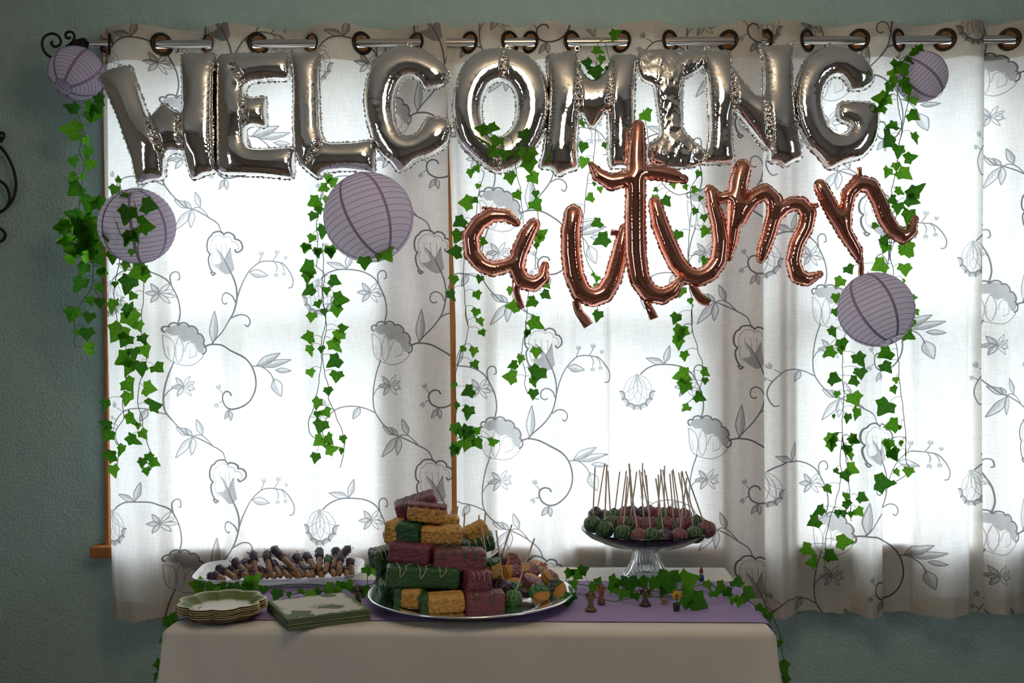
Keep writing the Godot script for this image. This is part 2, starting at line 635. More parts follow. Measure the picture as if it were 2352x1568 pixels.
	stroke(R4, [Vector2(1500, 880), Vector2(1560, 885), Vector2(1610, 925), Vector2(1635, 975)], 1.1, 0.7)
	sprig(R4, Vector2(1530, 875), Vector2(1672, 802), 24, 0.62)
	sprig(R4, Vector2(1560, 884), Vector2(1738, 842), 20, 0.62)
	sprig(R4, Vector2(1640, 905), Vector2(1738, 910), 14, 0.6)
	sprig(R4, Vector2(1630, 955), Vector2(1675, 1065), 32, 0.45)
	# the stem over the tulip, its curl, and the hanging bell
	stroke(R4, [Vector2(1055, 630), Vector2(1070, 560), Vector2(1060, 480), Vector2(1035, 420), Vector2(1000, 360), Vector2(950, 325), Vector2(890, 308), Vector2(800, 305), Vector2(735, 325), Vector2(690, 362)], 1.3, 0.75)
	stroke(R4, [Vector2(1020, 385), Vector2(1015, 335), Vector2(1035, 310), Vector2(1062, 315), Vector2(1068, 350), Vector2(1055, 358)], 1.2, 0.72)
	stroke(R4, [Vector2(1055, 470), Vector2(1030, 445), Vector2(985, 440)], 0.8, 0.6)
	small_flower(R4, Vector2(965, 440), PI)
	sprig(R4, Vector2(835, 300), Vector2(725, 265), 18)
	sprig(R4, Vector2(838, 298), Vector2(868, 190), 18)
	for k in 5:
		var a := 0.55 + k * 0.48
		var tip := Vector2(670, 370) + Vector2(cos(a), sin(a)) * Vector2(105, 165)
		stroke(R4, [Vector2(670, 362), Vector2(670, 370).lerp(tip, 0.5) + Vector2(-sin(a), cos(a)) * 26, tip, Vector2(670, 370).lerp(tip, 0.5) - Vector2(-sin(a), cos(a)) * 26, Vector2(672, 362)], 0.8, 0.4)
		stroke(R4, [Vector2(670, 395).lerp(tip, 0.3), Vector2(670, 395).lerp(tip, 0.8)], 0.6, 0.3, false)
	var ruff := []
	var inner := []
	for k in 8:
		var a := 0.15 + k * 0.406
		ruff.append(Vector2(670, 445) + Vector2(cos(a) * 108, sin(a) * 132))
	scallops(R4, ruff, -24.0, 1.4, 0.66)
	for k in 15:
		var a := 0.15 + k * 0.203
		inner.append(Vector2(670, 445) + Vector2(cos(a) * 86, sin(a) * 98))
	var ring := ruff.duplicate()
	inner.reverse()
	ring.append_array(inner)
	fill(R4, ring, 0.5)
	# the stem below the tulip leads to the next open blossom
	stroke(R4, [Vector2(1030, 850), Vector2(1005, 920), Vector2(988, 1000), Vector2(982, 1080), Vector2(990, 1150), Vector2(1020, 1205), Vector2(1060, 1250), Vector2(1100, 1288), Vector2(1150, 1302), Vector2(1210, 1330), Vector2(1260, 1360), Vector2(1320, 1400), Vector2(1345, 1458)], 1.2, 0.72)
	stroke(R4, [Vector2(985, 1060), Vector2(1010, 1020), Vector2(1060, 1000)], 0.9, 0.65)
	small_flower(R4, Vector2(1085, 1000), PI * 0.98)
	stroke(R4, [Vector2(1110, 990), Vector2(1135, 985), Vector2(1150, 1005), Vector2(1135, 1025), Vector2(1112, 1015), Vector2(1120, 1000)], 0.8, 0.5)
	stroke(R4, [Vector2(992, 1165), Vector2(940, 1140), Vector2(880, 1125), Vector2(820, 1125), Vector2(760, 1145), Vector2(710, 1200), Vector2(690, 1270), Vector2(715, 1335), Vector2(745, 1335)], 1.1, 0.7)
	bud(R4, Vector2(700, 1105), Vector2(-20, -34))
	bud(R4, Vector2(678, 1180), Vector2(-30, 10))
	stroke(R4, [Vector2(760, 1145), Vector2(720, 1122)], 0.8, 0.65, false)
	stroke(R4, [Vector2(715, 1195), Vector2(692, 1182)], 0.8, 0.65, false)
	sprig(R4, Vector2(905, 1130), Vector2(865, 1200), 18)
	sprig(R4, Vector2(1120, 1294), Vector2(1040, 1245), 18)
	sprig(R4, Vector2(1140, 1300), Vector2(1095, 1250), 13)
	sprig(R4, Vector2(1140, 1304), Vector2(1035, 1432), 22, 0.4)
	sprig(R4, Vector2(1146, 1304), Vector2(1135, 1415), 20, 0.4)
	stroke(R4, [Vector2(1150, 1302), Vector2(1170, 1292), Vector2(1205, 1300), Vector2(1240, 1335), Vector2(1262, 1362)], 1.0, 0.65)
	sprig(R4, Vector2(1200, 1292), Vector2(1165, 1198), 18)
	# linen: uneven warp and weft
	var n1 := FastNoiseLite.new()
	n1.frequency = 1.0
	n1.fractal_octaves = 2
	n1.seed = 3
	var bytes := PackedByteArray()
	bytes.resize(TW * TH * 3)
	var gray := PackedFloat32Array()
	gray.resize(256)
	for y in TH:
		for x in TW:
			var i := y * TW + x
			var t := 0.945 + 0.055 * n1.get_noise_2d(x * 0.008, y * 0.30) + 0.055 * n1.get_noise_2d(x * 0.33 + 500.0, y * 0.008)
			var k := dens[i] * 0.66
			var f := t * (1.0 - k)
			var j := i * 3
			bytes[j] = clampi(int(235.0 * f), 0, 255)
			bytes[j + 1] = clampi(int((230.0 + 3.0 * k) * f), 0, 255)
			bytes[j + 2] = clampi(int((220.0 + 14.0 * k) * f), 0, 255)
	return ImageTexture.create_from_image(Image.create_from_data(TW, TH, false, Image.FORMAT_RGB8, bytes))

# ---------------------------------------------------------------- curtains on the rod
var rod_y := 0.0
var rod_z := 0.092

func ztop(px: float, g: Array, first_sign: float) -> float:
	# the cloth winds in front of and behind the rod and crosses it at every grommet
	var s := first_sign
	for i in g.size() - 1:
		if px <= g[i + 1]:
			var t := clampf((px - g[i]) / (g[i + 1] - g[i]), -1.0, 1.0)
			var a := 0.034 * clampf((g[i + 1] - g[i]) / 110.0, 0.4, 1.1)
			return rod_z + s * a * sin(PI * t)
		s = -s
	return rod_z

func zbot(px: float, k: Array) -> float:
	for i in k.size() - 1:
		if px <= k[i + 1].x:
			var t := clampf((px - k[i].x) / (k[i + 1].x - k[i].x), 0, 1)
			return lerpf(k[i].y, k[i + 1].y, t * t * (3.0 - 2.0 * t))
	return k[k.size() - 1].y

func panel(label: String, lt: float, lm: float, lb: float, rt: float, rm: float, rb: float, g: Array, sgn: float, kb: Array, uv_off: Vector2) -> void:
	var o := thing("curtain", label, "curtain", Vector3.ZERO, "embroidered curtain panels on the steel rod")
	var y1 := rod_y + 0.046
	var yh := rod_y - 0.052
	var y0 := 0.602
	var yhem := y0 + 0.05
	var rows := PackedFloat32Array()
	var y := y1
	while y > yh:
		rows.append(y)
		y -= 0.0045
	while y > y0:
		rows.append(y)
		y -= 0.017
	rows.append(y0)
	var cols := ceili((rt - lt) * 0.00118 / 0.0045)
	var gp := []
	for q in g.slice(1, g.size() - 1):
		gp.append(Vector3(W(q, 100, rod_z).x, rod_y, rod_z))
	var place := func(i: int, yy: float, off: float) -> Vector3:
		var f := (y1 - yy) / (y1 - y0)
		var l := lerpf(lt, lm, f * 2.0) if f < 0.5 else lerpf(lm, lb, f * 2.0 - 1.0)
		var r := lerpf(rt, rm, f * 2.0) if f < 0.5 else lerpf(rm, rb, f * 2.0 - 1.0)
		var u := float(i) / cols
		var px := lerpf(l, r, u)
		var w := smoothstep(rod_y - 0.03, 1.15, yy) if false else 1.0 - smoothstep(1.15, rod_y - 0.03, yy)
		var zb := zbot(lerpf(lb, rb, u), kb)
		zb = 0.060 + (zb - 0.068) * 1.25
		var z := lerpf(ztop(lerpf(lt, rt, u), g, sgn), zb, w)
		z += 0.0035 * nz.get_noise_2d(px * 0.35, yy * 60.0) * (1.0 if yy < yh else 0.3)
		var e := W(px, 784, 0.085)
		var hang := 0.013 * nz.get_noise_2d(px * 0.5, 0.0) if yy < y0 + 0.001 else 0.0
		return Vector3(e.x, yy + hang + (0.004 * nz.get_noise_2d(px * 0.6 + 900.0, 0.0) if yy > y1 - 0.001 else 0.0), z + off)
	for pass_ in 3:
		var mb := MB.new()
		var off: float = [0.0, -0.0022, -0.0022][pass_]
		var use := PackedFloat32Array()
		for q in rows:
			if pass_ == 0 or (pass_ == 1 and q >= yh - 0.004) or (pass_ == 2 and q <= yhem + 0.012):
				use.append(q)
		for q in use:
			for i in cols + 1:
				var p: Vector3 = (place as Callable).call(i, q, off)
				var ph := (1.34 - q) / 0.001172 + 784.0
				mb.add(p, Vector2((p.x / 0.001172 + 1176.0 - uv_off.x) / TILE.x, (ph - uv_off.y) / TILE.y))
		for j in use.size() - 1:
			for i in cols:
				var a := j * (cols + 1) + i
				var mid := (mb.v[a] + mb.v[a + cols + 2]) * 0.5
				var hole := false
				if pass_ < 2 and j < 30:
					for q in gp:
						if mid.distance_to(q) < 0.0245:
							hole = true
							break
				if not hole:
					mb.quad(a, a + cols + 1, a + cols + 2, a + 1)
		part(["fabric", "header_band", "hem_band"][pass_], mb.done(true), M.curtain, o)
	for q in gp:
		# ring square to the cloth where it crosses the rod
		var i := 0
		var slope := 0.0
		for j in g.size() - 1:
			if is_equal_approx(W(g[j], 100, rod_z).x, q.x):
				slope = ztop(g[j] + 2.0, g, sgn) - ztop(g[j] - 2.0, g, sgn)
				slope /= 4.0 * psz(rod_z)
		var n := Vector3(-slope, 0, 1).normalized()
		var b := Basis(Vector3.UP.cross(n).normalized(), n, Vector3.UP.cross(n).normalized().cross(n))
		var mb := MB.new()
		var prof := []
		for k in 9:
			var a := TAU * k / 8.0
			prof.append(Vector2(0.0262 + cos(a) * 0.0056, -sin(a) * 0.0036))
		prof.reverse()
		mb.lathe(prof, 28, b, q)
		part("grommet", mb.done(true), M.bronze, o, "dark bronze grommet ring")

func curtains() -> void:
	var cm := mat(Color.WHITE, 0.85)
	cm.albedo_texture = curtain_texture()
	cm.backlight_enabled = true
	cm.backlight = Color(1, 1, 1)
	cm.metallic_specular = 0.2
	M.curtain = cm
	panel("leftmost embroidered linen curtain panel, its left edge against the green wall", 245, 244, 250, 1030, 1033, 1036,
		[246, 252, 372, 478, 593, 715, 832, 955, 1040], -1.0,
		[Vector2(245, .075), Vector2(275, .10), Vector2(320, .118), Vector2(365, .10), Vector2(395, .068), Vector2(450, .07), Vector2(505, .068), Vector2(535, .092), Vector2(565, .069), Vector2(620, .068), Vector2(685, .07), Vector2(740, .10), Vector2(800, .08), Vector2(860, .068), Vector2(930, .10), Vector2(985, .08), Vector2(1036, .075)], Vector2(0, 0))
	panel("embroidered linen curtain panel behind the rose gold letters, right of the orange wood gap", 1026, 1046, 1046, 1752, 1752, 1752,
		[1026, 1078, 1172, 1217, 1315, 1428, 1540, 1672, 1760], -1.0,
		[Vector2(1046, .07), Vector2(1062, .10), Vector2(1110, .10), Vector2(1145, .068), Vector2(1205, .068), Vector2(1255, .108), Vector2(1305, .078), Vector2(1330, .067), Vector2(1388, .068), Vector2(1397, .080), Vector2(1406, .068), Vector2(1500, .067), Vector2(1600, .068), Vector2(1660, .071), Vector2(1700, .10), Vector2(1752, .095)], Vector2(252, 222))
	panel("embroidered linen curtain panel behind the lantern and ivy right of the table", 1746, 1748, 1750, 2258, 2255, 2258,
		[1746, 1757, 1855, 1972, 2065, 2170, 2268], -1.0,
		[Vector2(1750, .078), Vector2(1785, .115), Vector2(1812, .095), Vector2(1838, .069), Vector2(1890, .068), Vector2(1955, .072), Vector2(1990, .11), Vector2(2022, .09), Vector2(2034, .067), Vector2(2068, .066), Vector2(2100, .069), Vector2(2112, .09), Vector2(2165, .116), Vector2(2215, .10), Vector2(2230, .08), Vector2(2258, .085)], Vector2(61, 446))
	panel("rightmost embroidered linen curtain panel, cut off by the picture edge", 2240, 2240, 2240, 2640, 2640, 2640,
		[2240, 2318, 2425, 2535, 2650], -1.0,
		[Vector2(2240, .07), Vector2(2290, .11), Vector2(2330, .09), Vector2(2370, .07), Vector2(2420, .11), Vector2(2500, .08), Vector2(2640, .1)], Vector2(430, 440))

func rod() -> void:
	var x0 := W(196, 103, rod_z).x
	var x1 := W(2660, 90, rod_z).x
	var o := thing("curtain_rod", "brushed steel curtain rod threaded through the curtain grommets, black scroll finial", "curtain rod", Vector3(x0, rod_y, rod_z))
	var mb := MB.new()
	mb.tube(PackedVector3Array([Vector3(0.015, 0, 0), Vector3(0.6, 0, 0), Vector3(1.2, 0, 0), Vector3(x1 - x0, 0, 0)]), 0.0115, 16)
	part("rod_tube", mb.done(true), M.steel, o)
	mb = MB.new()
	mb.lathe([Vector2(0, -0.002), Vector2(0.016, -0.002), Vector2(0.0185, 0.002), Vector2(0.0175, 0.012), Vector2(0.015, 0.016), Vector2(0.015, 0.026), Vector2(0.017, 0.03), Vector2(0.0, 0.03)], 18, Basis(Vector3.FORWARD, -PI / 2.0))
	part("collar", mb.done(true), M.iron, o)
	# two wrought iron scrolls
	var base := Vector3(x0, rod_y, rod_z)
	var s := []
	for p in [Vector2(204, 101), Vector2(190, 93), Vector2(172, 92), Vector2(160, 100), Vector2(156, 108)]:
		s.append(W(p.x, p.y, rod_z) - base)
	for pts in [[Vector2(206, 101), Vector2(192, 94), Vector2(175, 93), Vector2(163, 99), Vector2(156, 107), Vector2(152, 104)],
			[Vector2(160, 103), Vector2(168, 95), Vector2(171, 84), Vector2(167, 75), Vector2(158, 73), Vector2(151, 78), Vector2(152, 86), Vector2(158, 88), Vector2(162, 84)],
			[Vector2(175, 94), Vector2(166, 108), Vector2(150, 124), Vector2(128, 133), Vector2(110, 127), Vector2(99, 112), Vector2(97, 96), Vector2(104, 83), Vector2(119, 77), Vector2(133, 82), Vector2(140, 94), Vector2(136, 104), Vector2(126, 107), Vector2(118, 101), Vector2(121, 94)]]:
		var q := PackedVector3Array()
		for p in pts:
			q.append(W(p.x, p.y, rod_z) - base)
		mb = MB.new()
		mb.tube(catmull(q, 6), 0.0036, 8)
		part("finial_scroll", mb.done(true), M.iron, o)
	# brackets to the wall
	for px in [237.0, 1290.0, 2450.0]:
		mb = MB.new()
		var x := W(px, 100, rod_z).x - x0
		mb.bbox(Vector3(x - 0.009, -0.052, -rod_z + 0.018), Vector3(x + 0.009, 0.024, -rod_z + 0.028), 0.002)
		mb.tube(PackedVector3Array([Vector3(x, -0.03, -rod_z + 0.022), Vector3(x, -0.028, -0.02), Vector3(x, -0.0175, 0.0), Vector3(x, -0.012, 0.013)]), 0.005, 8)
		part("bracket", mb.done(true), M.bronze, o)

# ---------------------------------------------------------------- the room
func room() -> void:
	var zt := -0.07
	var bays := [Vector2(-1.116, -0.302), Vector2(-0.152, 0.571), Vector2(0.716, 1.5)]
	var ylo := 0.752
	var yhi := 2.125
	var mb := MB.new()
	mb.box(Vector3(-2.1, -0.1, zt), Vector3(2.7, ylo, 0))
	mb.box(Vector3(-2.1, yhi, zt), Vector3(2.7, 2.54, 0))
	mb.box(Vector3(-2.1, ylo, zt), Vector3(bays[0].x, yhi, 0))
	mb.box(Vector3(bays[0].y, ylo, zt), Vector3(bays[1].x, yhi, 0))
	mb.box(Vector3(bays[1].y, ylo, zt), Vector3(bays[2].x, yhi, 0))
	mb.box(Vector3(bays[2].y, ylo, zt), Vector3(2.7, yhi, 0))
	struct("wall_back", mb.done(false), M.wall, "sage green textured plaster wall around the windows", "wall")
	mb = MB.new()
	mb.box(Vector3(-2.1, -0.1, 0), Vector3(-2.0, 2.54, SIDE_Z0))
	mb.box(Vector3(-2.1, -0.1, SIDE_Z1), Vector3(-2.0, 2.54, 4.9))
	mb.box(Vector3(-2.1, -0.1, SIDE_Z0), Vector3(-2.0, SIDE_Y0, SIDE_Z1))
	mb.box(Vector3(-2.1, SIDE_Y1, SIDE_Z0), Vector3(-2.0, 2.54, SIDE_Z1))
	struct("wall_left", mb.done(false), M.wall_other, "warm grey side wall outside the view on the left", "wall")
	mb = MB.new()
	mb.box(Vector3(2.6, -0.1, 0), Vector3(2.7, 2.54, SIDE_Z0))
	mb.box(Vector3(2.6, -0.1, SIDE_Z1), Vector3(2.7, 2.54, 4.9))
	mb.box(Vector3(2.6, -0.1, SIDE_Z0), Vector3(2.7, SIDE_Y0, SIDE_Z1))
	mb.box(Vector3(2.6, SIDE_Y1, SIDE_Z0), Vector3(2.7, 2.54, SIDE_Z1))
	struct("wall_right", mb.done(false), M.wall_other, "warm grey side wall outside the view on the right", "wall")
	mb = MB.new()
	mb.box(Vector3(-2.0, -0.1, 4.8), Vector3(2.6, 2.54, 4.9))
	struct("wall_front", mb.done(false), M.wall_other, "warm grey wall opposite the windows", "wall")
	mb = MB.new()
	mb.box(Vector3(-2.0, -0.1, 0), Vector3(2.6, 0, 4.8))
	struct("floor", mb.done(false), M.floor, "dark wooden floor below the table", "floor")
	mb = MB.new()
	mb.box(Vector3(-2.0, 2.44, 0), Vector3(2.6, 2.54, 4.8))
	struct("ceiling", mb.done(false), M.ceiling, "white ceiling above the room", "ceiling")
	mb = MB.new()
	mb.box(Vector3(-40, -0.6, -40), Vector3(40, -0.5, 40))
	struct("ground", mb.done(false), M.ground, "pale ground outside the windows", "ground")
	# three double-hung windows
	for k in 3:
		var x0: float = bays[k].x
		var x1: float = bays[k].y
		mb = MB.new()
		for b in [[x0, ylo, x1, ylo + 0.018], [x0, yhi - 0.02, x1, yhi], [x0, ylo + 0.018, x0 + 0.012, yhi - 0.02], [x1 - 0.02, ylo + 0.018, x1, yhi - 0.02]]:
			mb.box(Vector3(b[0], b[1], -0.066), Vector3(b[2], b[3], -0.008))
		var o := struct("window_%d" % (k + 1), mb.done(false), M.vinyl, ["white framed window behind the leftmost curtain panel", "white framed window behind the rose gold letters", "white framed window behind the right curtain panels"][k], "window")
		var ym := 1.41
		for sash in 2:
			var lo := ylo + 0.018 if sash == 0 else ym - 0.025
			var hi := ym + 0.025 if sash == 0 else yhi - 0.02
			var z := -0.022 if sash == 0 else -0.050
			mb = MB.new()
			var a := x0 + 0.012
			var b := x1 - 0.02
			var rl := 0.02 if sash == 0 else 0.045
			var rh := 0.045 if sash == 0 else 0.025
			mb.box(Vector3(a, lo, z - 0.014), Vector3(b, lo + rl, z + 0.014))
			mb.box(Vector3(a, hi - rh, z - 0.014), Vector3(b, hi, z + 0.014))
			mb.box(Vector3(a, lo + rl, z - 0.014), Vector3(a + 0.025, hi - rh, z + 0.014))
			mb.box(Vector3(b - 0.025, lo + rl, z - 0.014), Vector3(b, hi - rh, z + 0.014))
			struct("sash_frame", mb.done(false), M.vinyl, "", "", o)
			mb = MB.new()
			mb.flat4(Vector3(a + 0.025, lo + rl, z), Vector3(b - 0.025, lo + rl, z), Vector3(b - 0.025, hi - rh, z), Vector3(a + 0.025, hi - rh, z))
			struct("pane", mb.done(false), M.pane, "", "", o)
	# one window in each side wall, behind and beside the photographer
	for k in 2:
		var x := -2.05 if k == 0 else 2.65
		mb = MB.new()
		for b in [[SIDE_Z0, SIDE_Y0, SIDE_Z1, SIDE_Y0 + 0.04], [SIDE_Z0, SIDE_Y1 - 0.04, SIDE_Z1, SIDE_Y1], [SIDE_Z0, SIDE_Y0 + 0.04, SIDE_Z0 + 0.04, SIDE_Y1 - 0.04], [SIDE_Z1 - 0.04, SIDE_Y0 + 0.04, SIDE_Z1, SIDE_Y1 - 0.04], [SIDE_Z0 + 0.04, (SIDE_Y0 + SIDE_Y1) * 0.5 - 0.02, SIDE_Z1 - 0.04, (SIDE_Y0 + SIDE_Y1) * 0.5 + 0.02]]:
			mb.box(Vector3(x - 0.04, b[1], b[0]), Vector3(x + 0.04, b[3], b[2]))
		var o := struct("window_%d" % (k + 4), mb.done(false), M.vinyl, "white framed side window outside the view on the %s" % ["left", "right"][k], "window")
		for h in 2:
			var lo := SIDE_Y0 + 0.04 if h == 0 else (SIDE_Y0 + SIDE_Y1) * 0.5 + 0.02
			var hi := (SIDE_Y0 + SIDE_Y1) * 0.5 - 0.02 if h == 0 else SIDE_Y1 - 0.04
			mb = MB.new()
			mb.flat4(Vector3(x, lo, SIDE_Z0 + 0.04), Vector3(x, lo, SIDE_Z1 - 0.04), Vector3(x, hi, SIDE_Z1 - 0.04), Vector3(x, hi, SIDE_Z0 + 0.04))
			struct("pane", mb.done(false), M.pane, "", "", o)
	# stained wood casing and stool
	var lx := W(238, 784, 0.018).x
	var i := 1
	for b in [[lx, yhi, 1.62, 2.195], [lx, ylo, bays[0].x + 0.004, yhi], [bays[0].y - 0.004, ylo, bays[1].x + 0.004, yhi], [bays[1].y - 0.004, ylo, bays[2].x + 0.004, yhi], [bays[2].y - 0.004, ylo, 1.60, yhi]]:
		mb = MB.new()
		mb.bbox(Vector3(b[0], b[1], 0.0), Vector3(b[2], b[3], 0.018), 0.003)
		struct("trim_%d" % i, mb.done(false), M.wood, ["orange brown wood casing over the windows", "orange brown wood casing left of the windows", "orange brown wood casing seen in the curtain gap", "orange brown wood casing behind the third curtain edge", "orange brown wood casing right of the windows"][i - 1], "trim")
		i += 1
	mb = MB.new()
	mb.bbox(Vector3(W(205, 1263, 0.052).x, 0.757, -0.03), Vector3(1.66, 0.788, 0.052), 0.004)
	struct("trim_6", mb.done(false), M.wood, "brown wooden window stool poking out left of the curtain", "sill")
	mb = MB.new()
	mb.bbox(Vector3(-2.0, 0, 0), Vector3(2.6, 0.09, 0.015), 0.003)
	struct("baseboard_back", mb.done(false), M.vinyl, "white baseboard under the windows", "baseboard")

func ceiling_lamp() -> void:
	var at := Vector3(0.15, 2.44, 1.45)
	var o := thing("ceiling_light", "round warm white ceiling light above the table, out of the picture", "lamp", at)
	var mb := MB.new()
	mb.lathe([Vector2(0, -0.03), Vector2(0.16, -0.03), Vector2(0.17, -0.02), Vector2(0.17, 0.0), Vector2(0, 0.0)], 32)
	part("base", mb.done(true), M.vinyl, o)
	mb = MB.new()
	mb.lathe([Vector2(0, -0.11), Vector2(0.06, -0.105), Vector2(0.11, -0.085), Vector2(0.145, -0.055), Vector2(0.155, -0.031), Vector2(0, -0.031)], 32)
	var gl := mat(lin(0.8, 0.75, 0.65), 0.4)
	gl.emission_enabled = true
	gl.emission = Color(1.0, 0.89, 0.74)
	gl.emission_energy_multiplier = LAMP_GLOW
	part("diffuser", mb.done(true), gl, o)
	var l := OmniLight3D.new()
	l.name = "ceiling_light_bulb"
	l.light_color = Color(1.0, 0.89, 0.74)
	l.light_energy = LAMP_ENERGY
	l.light_size = 0.22
	l.omni_range = 12.0
	l.omni_attenuation = 2.0
	l.shadow_enabled = true
	l.position = at + Vector3(0, -0.26, 0)
	add_child(l)

# ---------------------------------------------------------------- foil balloons
func chaikin(p: Array, times := 2) -> PackedVector2Array:
	var q := PackedVector2Array(p)
	for t in times:
		var o := PackedVector2Array()
		for i in q.size():
			var a := q[i]
			var b := q[(i + 1) % q.size()]
			var cut := minf(0.25, 7.0 / maxf(a.distance_to(b), 0.01)) if t == 0 else 0.25
			o.append(a.lerp(b, cut))
			o.append(b.lerp(a, cut))
		q = o
	return q

# inflates an outline (loops) or a set of strokes [[x, y, radius], ...]: two foil sheets welded at a flat, puckered seam
func inflate(loops: Array, strokes: Array, z: float, puff: float, sd: int, crumple := 0.0, tilt := 0.0, creases := []) -> Array:
	const H := 1.9
	const BAND := 18.0
	var lo := Vector2(1e9, 1e9)
	var hi := -lo
	var polys := []
	for l in loops:
		var q := chaikin(l)
		polys.append(q)
		for p in q:
			lo = lo.min(p)
			hi = hi.max(p)
	for s in strokes:
		for p in s:
			lo = lo.min(Vector2(p[0] - p[2], p[1] - p[2]))
			hi = hi.max(Vector2(p[0] + p[2], p[1] + p[2]))
	lo -= Vector2(8, 8)
	hi += Vector2(8, 8)
	var nx := ceili((hi.x - lo.x) / H) + 1
	var ny := ceili((hi.y - lo.y) / H) + 1
	var phi := PackedFloat32Array()
	var arc := PackedFloat32Array()
	phi.resize(nx * ny)
	arc.resize(nx * ny)
	phi.fill(BAND)
	if polys.size():
		# signed distance near the outline; far inside it is -BAND
		for q in polys:
			var run := 0.0
			var n: int = q.size()
			for e in n:
				var a: Vector2 = q[e]
				var b: Vector2 = q[(e + 1) % n]
				var d := b - a
				var len := d.length()
				var inv := 1.0 / maxf(len * len, 1e-9)
				var i0 := maxi(0, floori((minf(a.x, b.x) - BAND - lo.x) / H))
				var i1 := mini(nx - 1, ceili((maxf(a.x, b.x) + BAND - lo.x) / H))
				var j0 := maxi(0, floori((minf(a.y, b.y) - BAND - lo.y) / H))
				var j1 := mini(ny - 1, ceili((maxf(a.y, b.y) + BAND - lo.y) / H))
				for j in range(j0, j1 + 1):
					var wy := lo.y + j * H - a.y
					for i in range(i0, i1 + 1):
						var wx := lo.x + i * H - a.x
						var t := clampf((wx * d.x + wy * d.y) * inv, 0.0, 1.0)
						var ex := wx - d.x * t
						var ey := wy - d.y * t
						var dist := sqrt(ex * ex + ey * ey)
						var k := j * nx + i
						if dist < phi[k]:
							phi[k] = dist
							arc[k] = run + len * t
				run += len
		for j in ny:
			var yy := lo.y + j * H + 0.0137
			var xs := []
			for q in polys:
				var n: int = q.size()
				for e in n:
					var a: Vector2 = q[e]
					var b: Vector2 = q[(e + 1) % n]
					if (a.y > yy) != (b.y > yy):
						xs.append(a.x + (yy - a.y) / (b.y - a.y) * (b.x - a.x))
			xs.sort()
			for m in range(0, xs.size() - 1, 2):
				for i in range(maxi(0, ceili((xs[m] - lo.x) / H)), mini(nx - 1, floori((xs[m + 1] - lo.x) / H)) + 1):
					phi[j * nx + i] = -phi[j * nx + i]
	else:
		for s in strokes:
			var run := 0.0
			var n: int = s.size()
			for e in n - 1:
				var a := Vector2(s[e][0], s[e][1])
				var b := Vector2(s[e + 1][0], s[e + 1][1])
				var ra: float = s[e][2]
				var rb: float = s[e + 1][2]
				var d := b - a
				var len := d.length()
				var inv := 1.0 / maxf(len * len, 1e-9)
				var reach := maxf(ra, rb) + BAND
				var i0 := maxi(0, floori((minf(a.x, b.x) - reach - lo.x) / H))
				var i1 := mini(nx - 1, ceili((maxf(a.x, b.x) + reach - lo.x) / H))
				var j0 := maxi(0, floori((minf(a.y, b.y) - reach - lo.y) / H))
				var j1 := mini(ny - 1, ceili((maxf(a.y, b.y) + reach - lo.y) / H))
				for j in range(j0, j1 + 1):
					var wy := lo.y + j * H - a.y
					for i in range(i0, i1 + 1):
						var wx := lo.x + i * H - a.x
						var t := clampf((wx * d.x + wy * d.y) * inv, 0.0, 1.0)
						var ex := wx - d.x * t
						var ey := wy - d.y * t
						var dist := sqrt(ex * ex + ey * ey) - lerpf(ra, rb, t)
						var k := j * nx + i
						if dist < phi[k]:
							phi[k] = dist
							arc[k] = run + len * t
				run += len
	# a membrane blown up over the outline: laplace(u) = -1, u = 0 on the seam; sqrt(2u) is round in section
	var u := PackedFloat32Array()
	u.resize(nx * ny)
	var ids := PackedInt32Array()
	var diag := PackedFloat32Array()
	for j in range(1, ny - 1):
		for i in range(1, nx - 1):
			var k := j * nx + i
			if phi[k] < 0.0:
				var g := 4.0
				for m in [k - 1, k + 1, k - nx, k + nx]:
					if phi[m] >= 0.0:
						var th := maxf(0.15, phi[k] / (phi[k] - phi[m]))
						g += (1.0 - th) / th
				ids.append(k)
				diag.append(g)
	var cnt := ids.size()
	for it in 110:
		for m in cnt:
			var k := ids[m]
			var t := (u[k - 1] + u[k + 1] + u[k - nx] + u[k + nx] + 2.0 * H * H) / diag[m]
			u[k] += 1.78 * (t - u[k]) if it < 100 else (t - u[k])
	# heights and the puckered rim
	var nf := FastNoiseLite.new()
	nf.seed = sd
	nf.frequency = 0.05
	nf.fractal_octaves = 2
	var cell := FastNoiseLite.new()
	cell.noise_type = FastNoiseLite.TYPE_CELLULAR
	cell.cellular_return_type = FastNoiseLite.RETURN_DISTANCE
	cell.frequency = 0.020
	var calm := 1.0 if loops.size() else 0.45
	cell.seed = sd
	var s0 := psz(z)
	var zf := PackedFloat32Array()
	var shift := PackedFloat32Array()
	var outer := PackedFloat32Array()
	zf.resize(nx * ny)
	shift.resize(nx * ny)
	outer.resize(nx * ny)
